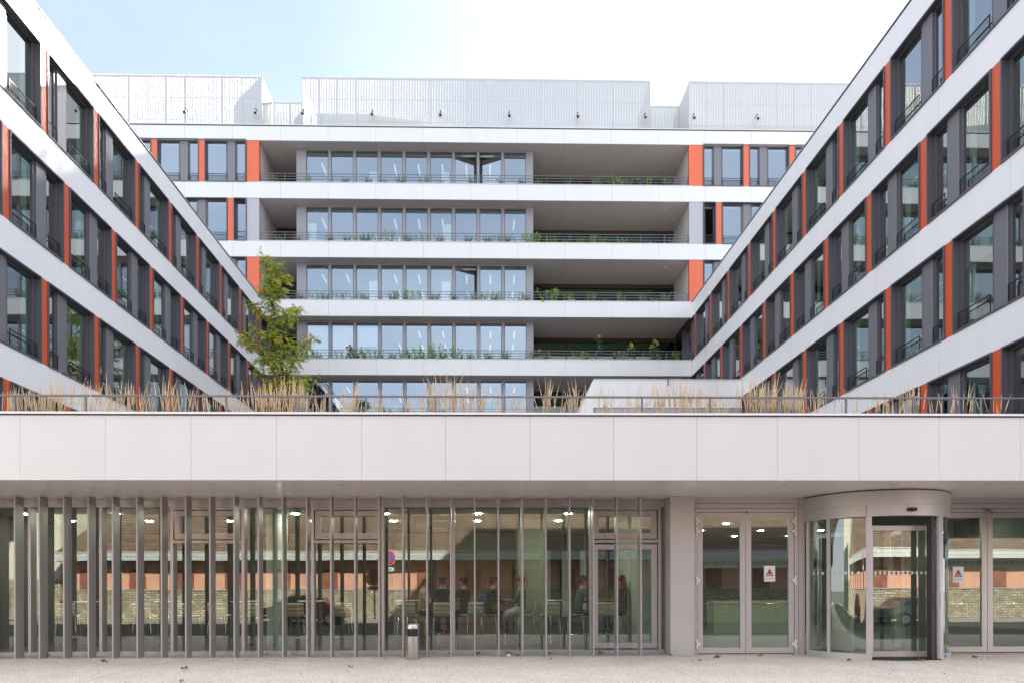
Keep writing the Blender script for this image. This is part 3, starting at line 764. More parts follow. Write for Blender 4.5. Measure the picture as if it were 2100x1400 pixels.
def sticker(x, z, label):
    o = MB().box(-.135, .135, -.002, 0, -.19, .19).build('door_notice', 'paper', None, (x, 16.325, z)); 
    MB().poly([(-.10, -.004, -.06), (.10, -.004, -.06), (0, -.004, .13)]).build('triangle', 'ink', o)
    MB().poly([(-.052, -.006, 0), (.052, -.006, 0), (0, -.006, .105)]).build('triangle_top', 'red_ink', o)
    MB().poly([(-.072, -.006, -.046), (.072, -.006, -.046), (.052, -.006, -.008), (-.052, -.006, -.008)]).build('triangle_base', 'paper', o)
    MB().box(-.055, .055, -.008, -.007, -.036, -.022).build('print_line', 'ink', o)
    MB().box(-.12, .12, -.004, -.003, -.128, -.120).build('rule', 'ink', o)
    MB().box(-.10, .10, -.004, -.003, -.098, -.092).build('small_print', 'lamp_ring', o)
    tag(o, label, 'notice', 'triangle notices on the entrance doors')
sticker(6.88, 1.96, 'white notice with red triangle on the double door left of the revolving door')
sticker(11.49, 1.93, 'white paper notice with red and black triangle on the door right of the revolving door')

# revolving door
RC = (9.36, 16.42); RR = 1.62
rv = empty('revolving_door', (RC[0], RC[1], 0), 0, F)
a0, a1 = pi, 2*pi
dm = MB()
dm.lathe([(RR+.045, 3.46), (RR+.045, ZS-.03)], 48, a0=a0, a1=a1); dm.lathe([(RR+.03, 3.20-.0), (RR+.03, 3.445)], 48, a0=a0, a1=a1)
dm.lathe([(RR-.12, 3.20), (RR+.03, 3.20)], 48, a0=a0, a1=a1); dm.lathe([(RR+.03, 3.445), (RR+.045, 3.46)], 48, a0=a0, a1=a1)
dm.build('drum_canopy', 'clad_panel', rv)
MB().lathe([(RR-.02, ZS-.03), (RR-.02, ZS)], 48, a0=a0, a1=a1).lathe([(0, 3.22), (RR-.1, 3.22)], 48).build('drum_joint', 'door_steel_dark', rv)
def post(ang, wd=.10, m_='alu', r=RR, dp=.08, nm='drum_post'):
    o = MB().box(-dp/2, dp/2, -wd/2, wd/2, .03, 3.20).build(nm, m_, rv, (r*cos(ang), r*sin(ang), 0), ang); bevel(o, .008, 1); return o
# angles computed from pixel columns 1660,1700,1782 / 1926,1945
def ang_for(px):
    t = (px-1021)/1400; yaw = R(1.146); dx, dy = t*cos(yaw)+sin(yaw), cos(yaw)-t*sin(yaw)
    a_ = dx*dx+dy*dy; b_ = -2*(dx*RC[0]+dy*RC[1]); c_ = RC[0]**2+RC[1]**2-RR**2; disc = b_*b_-4*a_*c_
    s = (-b_-sqrt(max(disc, 0)))/(2*a_); return math.atan2(s*dy-RC[1], s*dx-RC[0])
AA = {p: ang_for(p) for p in (1660, 1700, 1782, 1926, 1944)}
def arc(p, q, z0, z1, m_, nm, r=RR, th=0, seg=14):
    o = MB().lathe([(r, z0), (r, z1)], seg, a0=p, a1=q)
    if th: o.lathe([(r+th, z0), (r+th, z1)], seg, a0=p, a1=q); o.lathe([(r, z1), (r+th, z1)], seg, a0=p, a1=q)
    return o.build(nm, m_, rv)
n_ = lambda a: a if a > 0 else a+2*pi
a_1, a_2, a_3, a_4, a_5 = n_(AA[1660]), n_(AA[1700]), n_(AA[1782]), n_(AA[1926]), n_(AA[1944])
for a, wd in ((a_1-.03, .07), (a_2, .07), (a_3, .12), (a_4+.02, .14)): post(a, wd)
post(a_4-.09, .10, 'door_steel_dark', RR-.10, .12, 'night_door_edge')
for p, q in ((a_1, a_2), (a_2, a_3), (a_4, 2*pi+.05)):
    arc(p, q, .14, 3.18, 'glass_curve', 'curved_pane')
for p, q in ((a_1-.05, a_2), (a_2, a_3+.03), (a_4, 2*pi+.02)):
    arc(p, q, .0, .14, 'alu', 'curved_base', RR-.03, .07)
# inner turning leaves
for i, (ang, col) in enumerate(((R(-90-14), 'alu'), )):
    pass
def leaf(cx_, cy_, rz, wd, z1=3.12):
    lf = MB(); lf.box(0, .07, -.03, .03, .05, z1); lf.box(wd-.09, wd, -.03, .03, .05, z1); lf.box(.07, wd-.09, -.03, .03, .05, .17); lf.box(.07, wd-.09, -.03, .03, z1-.11, z1)
    lf.poly([(.07, 0, .17), (wd-.09, 0, .17), (wd-.09, 0, z1-.11), (.07, 0, z1-.11)], 1)
    o = lf.build('turning_leaf', ['alu', 'glass_curve'], rv, (cx_, cy_, 0), rz); return o
lf1 = leaf(-.62, -1.10, R(0), 1.42, 3.02)
leaf(-.30, .2, R(100), 1.3, 3.02); leaf(.62, -.35, R(70), 1.2, 3.02)
MB().box(.35, .42, .1, .16, .05, 3.1).build('inner_post', 'black', rv)
# dots along the panes
dots = MB()
def disc(mb, c, r, ax, m_=0, seg=10):
    u = Vector((-sin(ax), cos(ax), 0)); n0 = len(mb.v)
    for k in range(seg):
        t = 2*pi*k/seg; p = Vector(c)+u*cos(t)*r+Vector((0, 0, 1))*sin(t)*r; mb.v.append(tuple(p))
    mb.f.append(tuple(range(n0, n0+seg))); mb.m.append(m_); mb.sm.append(False)
dmesh = MB(); disc(dmesh, (0, 0, 0), .034, 0); dme = dmesh.mesh('manifestation_dot', 'dot_white')
aa = a_1+.10
while aa < a_3-.05:
    inst('manifestation_dot', dme, rv, ((RR+.006)*cos(aa), (RR+.006)*sin(aa), 1.95), aa); aa += .082
for i in range(12): inst('manifestation_dot', dme, rv, (-.50+.105*i, -1.136, 1.95), pi/2)
sa = n_(ang_for(1868))
so_ = MB().box(-.03, .035, -.10, .10, -.035, .035).box(.035, .06, -.05, .05, -.05, .02).build('door_sensor', 'black', rv, ((RR+.05)*cos(sa), (RR+.05)*sin(sa), 3.33), sa); bevel(so_, .01, 2)
MB().lathe([(0, .012), (RR-.06, .012)], 40).build('door_mat', 'rubber', rv)
MB().box(-.004, .004, -.004, .004, 3.22, 3.44).build('drum_seam', 'joint_dark', rv, ((RR+.032)*cos(a_3-.03), (RR+.032)*sin(a_3-.03), 0))
MB().box(0, .004, -.035, .035, .05, .11).build('blue_sticker', 'sticker_blue', rv, ((RR+.045)*cos(a_4+.10), (RR+.045)*sin(a_4+.10), 0), a_4+.10)
MB().box(0, .02, -.015, .015, -.15, .15).build('lock_plate', 'steel', rv, ((RR+.05)*cos(a_4-.01), (RR+.05)*sin(a_4-.01), 1.35), a_4)
# wall strips either side of the drum
MB().box(7.57, 7.72, 16.28, 16.46, 0, ZS-.003).build('jamb_panel', 'alu_header', F); MB().box(10.99-.07, 11.0-.02, 16.28, 16.46, 0, ZS-.003).build('jamb_panel', 'alu_header', F)

# ------------------------------------------------------------------ pavilion interior
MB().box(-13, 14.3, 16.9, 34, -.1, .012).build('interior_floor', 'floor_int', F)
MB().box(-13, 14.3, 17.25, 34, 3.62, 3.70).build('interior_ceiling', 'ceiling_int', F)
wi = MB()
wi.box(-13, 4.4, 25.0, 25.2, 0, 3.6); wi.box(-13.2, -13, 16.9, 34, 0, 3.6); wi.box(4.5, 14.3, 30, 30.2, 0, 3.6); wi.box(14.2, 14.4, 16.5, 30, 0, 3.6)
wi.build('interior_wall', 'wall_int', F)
MB().box(-3.0, 1.0, 24.0, 24.12, 0, 2.55).build('interior_panel', 'wall_brown', F)
MB().box(-3.2, 1.35, 24.2, 24.3, 0, 3.6).build('interior_partition', 'wall_olive', F)
MB().box(1.05, 1.75, 19.4, 24, 0, 3.6).build('interior_pier', 'wall_olive', F)
MB().box(4.02, 4.40, 17.3, 20.5, 0, 3.6).build('interior_pier', 'wall_pale', F)
for x in (2.2, 2.85, 3.5): MB().box(x, x+.22, 24.85, 24.95, .6, 3.0).build('slit_window', 'wall_pale', F)
MB().lathe([(.27, 0), (.27, 3.62)], 28, -5.55, 18.4).build('round_column', 'column_pale', F)
for x in (-11.9, -10.2, -8.6, -6.9, -3.4, -1.7): MB().box(x-.12, x+.12, 22.4, 22.65, 0, 3.6).build('rear_post', 'joint_dark', F)
dsk = MB().lathe([(0, -.012), (.085, -.012), (.10, 0)], 20).mesh('downlight', 'downlight')
dl2 = [(x, 18.2) for x in (-12.1, -9.7, -7.35, -5.0, -2.62, -.16, 2.25)]+[(x, 20.1) for x in (-12, -9.75, -7.4, -5.0, -2.65, -.2, 2.2)]
dl2 += [(x, y) for y in (18.6, 21, 23.5, 26.0) for x in (5.9, 7.5, 9.6, 11.7, 13.4)]
for x, y in dl2: inst('downlight', dsk, F, (x, y, 3.618))
MB().box(8.3, 11.6, 24.5, 25.3, 0, 1.15).build('reception_desk', 'wall_olive', F)

# ------------------------------------------------------------------ front roof railing
fr_ = empty('guard_railing', (0, 14.25, 5.0)); tag(fr_, 'thin dark guard railing along the edge of the front building roof', 'railing')
MB().box(-12.6, 14.2, -.02, .02, .595, .63).build('rail', 'rail_grey', fr_)
pm = MB().box(-.02, .02, -.012, .012, 0, .594).mesh('post', 'rail_grey')
pxs = [-5.33+1.441*i for i in range(-5, 14)]
for x in pxs: inst('post', pm, fr_, (x, 0, 0))

# ------------------------------------------------------------------ litter bin
bn = empty('ashtray_bin', (-1.64, 15.72, 0)); tag(bn, 'round brushed steel ashtray bin with a dark opening standing by the glass front', 'bin')
hb = MB().lathe([(.145, 0), (.15, .02), (.15, .52), (.15, .53)], 32); hb.build('bin_body', 'steel', bn)
ring = MB().lathe([(.15, .70), (.15, .80), (.142, .81), (.12, .80), (.0, .79)], 32)
ring.lathe([(.15, .53), (.15, .70)], 20, a0=R(-40), a1=R(220)); ring.build('bin_top', 'steel', bn)
MB().lathe([(.138, .50), (.138, .72)], 24, a0=R(215), a1=R(325)).lathe([(0, .52), (.14, .52)], 24).build('bin_opening', 'black', bn)
MB().lathe([(.12, .795), (.09, .80), (0, .80)], 24).build('ash_tray', 'rubber', bn)

# ------------------------------------------------------------------ stools, tables, people
S = 1.13
def make_stool():
    o = empty('bar_stool', (0, 0, 0))
    sh = MB(); prof = [(-.20, .80), (-.17, .785), (0, .775), (.15, .785), (.19, .82), (.215, .90), (.235, 1.0), (.245, 1.10)]
    # profile runs front (-y) to back (+y); width .42
    for (y0, z0), (y1, z1) in zip(prof[:-1], prof[1:]):
        n0 = len(sh.v)
        for (yy, zz) in ((y0, z0), (y1, z1)):
            for xx in (-.205, -.1, 0, .1, .205): sh.v.append((xx, yy+(.02*(abs(xx)/.2)**2)*(-1 if zz > .85 else 0), zz+(.012*(abs(xx)/.2)**2 if zz < .85 else 0)))
        for c_ in range(4): sh.f.append((n0+c_, n0+c_+1, n0+6+c_, n0+5+c_)); sh.m.append(0); sh.sm.append(True)
    s_ = sh.build('seat_shell', 'ply', o); sd = s_.modifiers.new('s', 'SOLIDIFY'); sd.thickness = .012
    for sx in (-1, 1):
        for sy in (-1, 1):
            MB().tube([(sx*.16, sy*.14, .77), (sx*.19, sy*.17, .755), (sx*.245, sy*.23, 0)], .011, 8).build('leg', 'chrome', o)
    MB().tube([(-.222, -.208, .28), (.222, -.208, .28)], .009, 6).tube([(-.222, .208, .28), (.222, .208, .28)], .009, 6).tube([(-.222, -.208, .28), (-.222, .208, .28)], .009, 6).tube([(.222, -.208, .28), (.222, .208, .28)], .009, 6).build('footrest', 'chrome', o)
    o.scale = (S, S, S); return o
def make_table():
    o = empty('high_table', (0, 0, 0))
    MB().lathe([(0, 1.125), (.33, 1.125), (.34, 1.14), (.33, 1.15), (0, 1.15)], 32).build('tabletop', 'table_top', o)
    MB().tube([(0, 0, .03), (0, 0, 1.12)], .035, 12).build('stem', 'chrome', o)
    MB().lathe([(0, .035), (.20, .025), (.23, 0)], 28).build('base_plate', 'chrome', o)
    o.scale = (S*1.02, S, S*.98); return o
st0 = make_stool(); tb0 = make_table(); kids[st0] = list(st0.children); kids[tb0] = list(tb0.children)
def place(proto, first, x, y, rz, label, cat, group):
    o = proto if first else copy_tree(proto)
    o.location = (x, y, .014); o.rotation_euler = (0, 0, rz); tag(o, label, cat, group); return o
YS = 18.35
kpx = lambda px, Y: (px-993)/1400*Y*1.0
# rz=0 : backrest on +y side. Seen from outside the backs face us -> rotate pi
stools = [
 (836, 18.2, pi, 'empty pale bar stool with its back to the street, just behind the steel bin'),
 (908, 18.2, pi, 'pale bar stool under the man in black seen from behind'),
 (966, 18.4, pi+.55, 'pale bar stool turned half left under the man in profile'),
 (1003, 18.9, -pi/2-.1+pi, 'pale bar stool side-on under the bent dark-haired woman'),
 (1078, 18.9, -pi/2, 'pale bar stool side-on under the person with the pale skirt'),
 (1129, 18.2, pi, 'empty pale bar stool in front of the round table between two people'),
 (1178, 18.8, pi/2, 'pale bar stool side-on under the woman in a denim jacket'),
 (1240, 18.2, pi, 'empty pale bar stool behind the right vent window'),
 (1286, 18.9, -pi/2, 'pale bar stool under the long-haired woman at the right end'),
 (612, 18.2, pi, 'empty pale bar stool right of the round pale column'),
 (702, 18.4, pi+.4, 'empty pale bar stool behind the middle vent window'),
 (530, 18.4, pi-.4, 'empty pale bar stool left of the round pale column'),
 (455, 18.8, pi, 'empty pale bar stool near the right edge of the left vent window'),
 (392, 18.7, pi-.3, 'empty pale bar stool near the left edge of the left vent window'),
 (306, 18.9, pi, 'empty pale bar stool behind the seventh fin from the left'),
 (150, 18.8, pi+.3, 'leftmost pale bar stool far behind the fins'),
]
for i, (px, Y, rz, lab) in enumerate(stools): place(st0, i == 0, kpx(px, Y), Y, rz, lab, 'stool', 'bar stools in the café')
tables = [(836, 19.9, 'round high table behind the empty stool by the bin'), (900, 20.2, 'round high table before the man in black'), (1036, 19.6, 'round high table between the bent woman and the pale-skirted person'),
          (1129, 19.8, 'round high table with an empty stool before it, left of the denim-jacketed woman'), (1240, 19.6, 'round high table between the two women at the right'), (640, 19.8, 'round high table right of the pale column'),
          (505, 19.8, 'round high table left of the pale column'), (350, 20.1, 'round high table behind the left vent window'), (190, 20.0, 'leftmost round high table in the café')]
for i, (px, Y, lab) in enumerate(tables): place(tb0, i == 0, kpx(px, Y), Y, 0, lab, 'table', 'high tables in the café')

def person(label, x, y, rz, top, bottom, hair, longhair=False, lean=0., armfwd=.3, skirt=None, seated=True, headturn=0, feet='trouser', scale=S, group='people in the café'):
    hipz = .86 if seated else .92
    V = []; E = []; Rr = []
    def a(p, r, par=None):
        V.append(p); Rr.append(r if isinstance(r, tuple) else (r, r))
        if par is not None: E.append((par, len(V)-1))
        return len(V)-1
    ly = -lean
    pel = a((0, 0, hipz), (.155, .115)); wa = a((0, ly*.35, hipz+.20), (.135, .10), pel); ch = a((0, ly*.75, hipz+.40), (.165, .115), wa); sh = a((0, ly, hipz+.52), (.12, .085), ch)
    nk = a((0, ly*1.1-.01, hipz+.60), .052, sh); h1 = a((0, ly*1.15-.02, hipz+.68), (.075, .09), nk); h2 = a((0, ly*1.15-.025, hipz+.76), (.082, .098), h1); h3 = a((0, ly*1.15-.01, hipz+.83), (.06, .07), h2)
    for s_ in (-1, 1):
        sd = a((s_*.19, ly, hipz+.48), .060, sh); el = a((s_*.25, ly-.06-armfwd*.25, hipz+.22), .045, sd); wr_ = a((s_*.16, ly-.10-armfwd, hipz+.27), .030, el); hd = a((s_*.12, ly-.17-armfwd, hipz+.28), (.036, .022), wr_)
        for q in range(3): a((s_*(.10+.02*q), ly-.245-armfwd, hipz+.275), .010, hd)
        if seated:
            hp = a((s_*.10, -.06, hipz-.03), .095, pel); kn = a((s_*.13, -.46, hipz-.04), .066, hp); an = a((s_*.13, -.42, hipz-.46), .042, kn); ft = a((s_*.13, -.55, hipz-.50), .036, an)
        else:
            hp = a((s_*.10, 0, hipz-.08), .095, pel); kn = a((s_*.11, -.02, .48), .062, hp); an = a((s_*.11, 0, .09), .042, kn); ft = a((s_*.11, -.14, .045), .038, an)
    me = D.meshes.new('person'); me.from_pydata(V, E, [])
    o = D.objects.new('person_src', me); C.objects.link(o)
    sk = o.modifiers.new('sk', 'SKIN'); sk.use_smooth_shade = True; sub = o.modifiers.new('ss', 'SUBSURF'); sub.levels = 2; sub.render_levels = 2
    for i, r in enumerate(Rr): me.skin_vertices[0].data[i].radius = r
    me.skin_vertices[0].data[0].use_root = True
    bpy.context.view_layer.update()
    m2 = D.meshes.new_from_object(o.evaluated_get(bpy.context.evaluated_depsgraph_get())); D.objects.remove(o)
    m2.name = 'person'; m2.materials.clear()
    for mm in ('skin', top, bottom): m2.materials.append(M[mm])
    for p in m2.polygons:
        c_ = p.center; p.use_smooth = True
        if c_.z > hipz+.575 and abs(c_.x) < .12: p.material_index = 0
        elif c_.z > hipz-.02 and c_.y < ly-.12-armfwd*.9: p.material_index = 0
        elif c_.z > hipz+.02 and not (c_.y < -.2 and c_.z < hipz+.06): p.material_index = 1
        else: p.material_index = 2
    P_ = D.objects.new('person', m2); C.objects.link(P_)
    P_.location = (x, y, .014); P_.rotation_euler = (0, 0, rz); P_.scale = (scale,)*3
    tag(P_, label, 'person', group)
    hy = ly*1.15-.02; hz = hipz+.77
    fc = MB(); fc.ball((0, hy-.098, hz-.035), (.013, .022, .022), 8)                      # nose
    fc.ball((-.083, hy+.005, hz-.03), (.012, .02, .03), 8); fc.ball((.083, hy+.005, hz-.03), (.012, .02, .03), 8); fc.build('face_features', 'skin', P_)
    ey = MB(); ey.ball((-.032, hy-.088, hz-.005), .011, 8); ey.ball((.032, hy-.088, hz-.005), .011, 8); ey.box(-.025, .025, hy-.098, hy-.088, hz-.083, hz-.076); ey.build('eye', 'hair_dark', P_)
    hr = MB(); n0 = 0
    hr.ball((0, hy+.020, hz+.022), (.104, .110, .104), 16)
    hr.ball((0, hy+.05, hz-.03), (.088, .07, .085), 12)
    if longhair:
        hr.ball((0, hy+.07, hz-.13), (.115, .07, .17), 12); hr.ball((-.085, hy+.03, hz-.12), (.045, .06, .15), 10); hr.ball((.085, hy+.03, hz-.12), (.045, .06, .15), 10); hr.ball((.0, hy+.10, hz-.27), (.12, .06, .16), 12)
    hr.build('hair', hair, P_)
    if skirt:
        sk_ = MB().prism([(-.24, 0), (.24, 0), (.20, .30), (-.20, .30)], -.02, .02)
        sk2 = MB(); n0 = 0
        rings = [(0, hipz+.05, .19, .15), (-.22, hipz-.02, .22, .14), (-.42, hipz-.10, .25, .17), (-.50, hipz-.34, .27, .16)]
        for (yy, zz, rx_, rz_) in rings:
            for q in range(14): t = 2*pi*q/14; sk2.v.append((rx_*cos(t), yy+.10*sin(t)*.6, zz+rz_*sin(t)))
        for i in range(3):
            for q in range(14): sk2.f.append((i*14+q, i*14+(q+1) % 14, (i+1)*14+(q+1) % 14, (i+1)*14+q)); sk2.m.append(0); sk2.sm.append(True)
        sk2.build('skirt', skirt, P_)
    return P_
# facing -y in local space; rz=pi faces away from us
person('man in black sleeveless top seen from behind on a bar stool', kpx(908, 18.4), 18.4, pi, 'vest', 'trouser', 'hair_dark', armfwd=.25)
person('man with short brown hair in dark jacket turned left in profile', kpx(955, 18.6), 18.6, pi+.9, 'cloth_dark', 'trouser', 'hair_dark', lean=.06, armfwd=.2)
person('dark figure facing right, partly hidden left of the man in black', kpx(862, 19.3), 19.3, pi+1.9-3.6, 'cloth_tan', 'trouser', 'hair_dark', lean=.1, armfwd=.2)
person('woman with bent head and dark coat over blue, sitting left of the round table', kpx(1000, 18.9), 18.9, pi/2+.5, 'cloth_dark', 'trouser', 'hair_dark', lean=.14, armfwd=.15)
person('person in grey top and pale skirt sitting right of the round table', kpx(1072, 18.9), 18.9, -pi/2-.3, 'cloth_grey', 'skin', 'hair_red', lean=.04, armfwd=.2, skirt='cloth_pale')
person('woman with tied dark hair and denim jacket leaning to the right', kpx(1184, 18.8), 18.8, pi/2+.15, 'cloth_denim', 'trouser', 'hair_dark', lean=.12, armfwd=.25)
person('woman with long reddish dark hair and black top at the right end', kpx(1280, 18.9), 18.9, -pi/2+.35, 'cloth_dark', 'trouser', 'hair_red', longhair=True, lean=.05, armfwd=.25)
bg_ = MB().ball((0, 0, 0), (.12, .07, .17), 14).build('shoulder_bag', 'cloth_blue', None, (kpx(990, 18.55), 18.55, 1.30)); tag(bg_, 'blue shoulder bag hanging at the bent woman’s side'.replace('’', "'"), 'bag')
MB().tube([(0, 0, .15), (.03, .03, .42), (.10, .10, .52)], .012, 6).build('strap', 'cloth_dark', bg_)

# ------------------------------------------------------------------ vegetation on the terraces
def blade(mb, base, d, ln, wd, m=0, seg=2, droop=.2):
    p = Vector(base); d = Vector(d).normalized(); sd = d.cross(Vector((random.uniform(-1, 1), random.uniform(-1, 1), .2))).normalized()
    pts = [p]
    for i in range(seg): d = (d+Vector((0, 0, -droop/seg))).normalized(); p = p+d*(ln/seg); pts.append(p)
    n0 = len(mb.v)
    for i, q in enumerate(pts):
        w_ = wd*(1-i/seg)**.7 if i < seg else 0
        if i < seg: mb.v += [tuple(q-sd*w_/2), tuple(q+sd*w_/2)]
        else: mb.v.append(tuple(q))
    for i in range(seg-1): mb.f.append((n0+2*i, n0+2*i+1, n0+2*i+3, n0+2*i+2)); mb.m.append(m); mb.sm.append(False)
    k = n0+2*(seg-1); mb.f.append((k, k+1, k+2)); mb.m.append(m); mb.sm.append(False)
def leafq(mb, p, d, up, ln, wd, m=0):
    p = Vector(p); d = Vector(d).normalized(); s_ = d.cross(Vector(up)); 
    if s_.length < 1e-3: s_ = Vector((1, 0, 0))
    s_ = s_.normalized()*wd/2; n0 = len(mb.v)
    mb.v += [tuple(p), tuple(p+d*ln*.45+s_), tuple(p+d*ln), tuple(p+d*ln*.45-s_)]; mb.f.append((n0, n0+1, n0+2, n0+3)); mb.m.append(m); mb.sm.append(False)
def rosemary(seed):
    random.seed(seed); mb = MB(); n = 26
    for i in range(n):
        an = random.uniform(0, 2*pi); tl = random.uniform(.1, .75); d = Vector((cos(an)*tl, sin(an)*tl*.5, 1)).normalized(); ln = random.uniform(.25, .52)
        b = Vector((random.uniform(-.16, .16), random.uniform(-.06, .06), -.12))
        for j in range(11):
            p = b+d*ln*(j+1)/11
            for q in range(3):
                t = random.uniform(0, 6.28); leafq(mb, p, d*.9+Vector((cos(t), sin(t), .3))*.55, (0, 0, 1), .07, .014, random.choice((0, 0, 1)))
    return mb.mesh('rosemary_bush', ['leaf_grey', 'leaf_green'])
def trailer(seed):
    random.seed(seed); mb = MB()
    for i in range(9):
        p = Vector((random.uniform(-.35, .35), random.uniform(-.06, .06), -.12)); d = Vector((random.uniform(-.8, .8), random.uniform(-.3, .2), 1)).normalized()
        pts = [p.copy()]
        for j in range(9):
            d = (d+Vector((random.uniform(-.35, .35), random.uniform(-.2, .2), random.uniform(-.2, .2)))).normalized(); p = p+d*.06; pts.append(p.copy())
            for q in range(3): t = random.uniform(0, 6.28); leafq(mb, p, (cos(t), sin(t)*.5, random.uniform(-.2, .8)), (0, -1, .4), random.uniform(.045, .075), .035, random.choice((0, 1)))
        mb.tube(pts, .004, 3, 1, cap=False)
    return mb.mesh('shrub', ['leaf_dark', 'leaf_green'])
def daisy(seed):
    random.seed(seed); mb = MB()
    for i in range(16):
        b = Vector((random.uniform(-.25, .25), random.uniform(-.06, .06), -.1)); d = Vector((random.uniform(-.4, .4), random.uniform(-.3, .1), 1)); ln = random.uniform(.15, .3)
        blade(mb, b, d, ln, .012, 0, 2, .1); p = b+d.normalized()*ln
        for q in range(3): t = random.uniform(0, 6.28); leafq(mb, b+d*.05*q, (cos(t), sin(t)*.5, .4), (0, -1, .4), .06, .03, 0)
        if i % 3 == 0: mb.ball(tuple(p), .016, 6, 1)
    return mb.mesh('flowering_plant', ['leaf_grey', 'flower_white'])
RB = [rosemary(s) for s in (1, 2, 3)]; TR = [trailer(s) for s in (4, 5, 6)]; DS = [daisy(8)]
random.seed(11)
ords = ['first', 'second', 'third', 'fourth', 'fifth', 'sixth', 'seventh', 'eighth', 'ninth', 'tenth', 'eleventh', 'twelfth', 'thirteenth']
def bay_l(px):
    if px < 620: return 'left of the bay'
    if px < 1085: return 'at the %s bay pane' % ords[min(8, int((px-629+4)/50.3))]
    i = int((px-1093)/48); return 'right of the bay by the %s railing gap' % ords[i]
pls = {3: [(568, 'r', 1), (628, 't', .8), (710, 'r', .8), (757, 'r', .85), (790, 't', .5), (823, 'r', .95), (870, 't', .9), (906, 't', .5), (968, 'r', .9), (1027, 'r', .75), (1070, 'r', .8), (1105, 't', .7), (1165, 'r', .8), (1190, 'd', 1), (1225, 'r', 1.05), (1253, 'r', .9), (1290, 'r', .9), (1272, 't', 1.1), (1325, 't', .9), (1345, 'd', 1), (1372, 'r', 1.1)],
       2: [(612, 'r', .85), (578, 't', .6), (678, 'r', .85), (713, 'r', .85), (752, 'r', 1.15), (738, 't', .8), (790, 't', 1.3), (838, 'r', .95), (862, 't', .9), (903, 'r', .95), (960, 'r', .9), (1000, 'r', .9), (1042, 'r', 1.1), (1020, 't', .9), (1075, 't', 1.3), (1092, 't', 1.2), (1133, 'r', 1.1), (1160, 'r', .7), (1190, 'r', .75), (1235, 'r', 1.0), (1212, 't', .8), (1280, 't', .7), (1335, 'd', 1), (1380, 'r', .85)],
       1: [(618, 'r', .95), (650, 't', .8), (668, 'r', .9), (700, 't', .9), (730, 't', .9), (750, 'r', .85), (806, 'r', 1.1), (828, 't', 1.3), (850, 't', 1.0), (892, 'r', .95), (930, 'r', .95), (965, 't', .8), (990, 't', 1), (1015, 'r', 1.15), (1060, 't', .9), (1080, 'r', .8), (1132, 'r', 1.3), (1125, 't', 1.5), (1165, 't', .9), (1175, 'd', 1.2), (1212, 'r', 1.15), (1275, 'r', 1.2), (1240, 'd', .9), (1320, 'r', 1), (1345, 'd', 1.2), (1365, 'r', 1.15)],
       0: [(655, 'r', .8), (640, 't', 1.0), (690, 't', 1.0), (745, 't', 1.3), (765, 't', 1.1), (805, 'r', .85), (838, 't', 1.3), (862, 't', 1), (878, 't', 1.8), (907, 'r', .8), (932, 't', 1.5), (963, 'r', 1.0), (1002, 'r', 1.05), (1035, 'r', 1.1), (1120, 'r', 1), (1205, 'r', 1), (1190, 't', 1), (1275, 't', .9), (1385, 't', 1)],
       -1: [(728, 't', 1.3), (790, 't', 1.2), (830, 't', 1.1), (905, 't', 1)]}
word = {'r': ('rosemary_bush', RB, 'bushy rosemary tuft'), 't': ('shrub', TR, 'loose twiggy plant'), 'd': ('flowering_plant', DS, 'pale-flowered plant')}
tshort = {3: 'top terrace', 2: 'second terrace', 1: 'third terrace', 0: 'fourth terrace', -1: 'lowest terrace'}
for k, lst in pls.items():
    lst = sorted(lst); tot = {}
    for px, ty, sc in lst: tot.setdefault((ty, bay_l(px)), []).append(px)
    for px, ty, sc in lst:
        grp = tot[(ty, bay_l(px))]
        nm, ms, lab = word[ty]; o = inst(nm, random.choice(ms), None, (kpx(px, 40.2)+.05, 40.19, lev(k)+.09), random.uniform(-.5, .5)); o.scale = (sc*1.15, sc*1.1, sc*1.12)
        pre = '' if len(grp) == 1 else (('left ', 'right ', 'far right ')[grp.index(px)])
        tag(o, f'{pre}{lab} {bay_l(px)}, {tshort[k]}', 'plant', 'plants in the terrace planters')
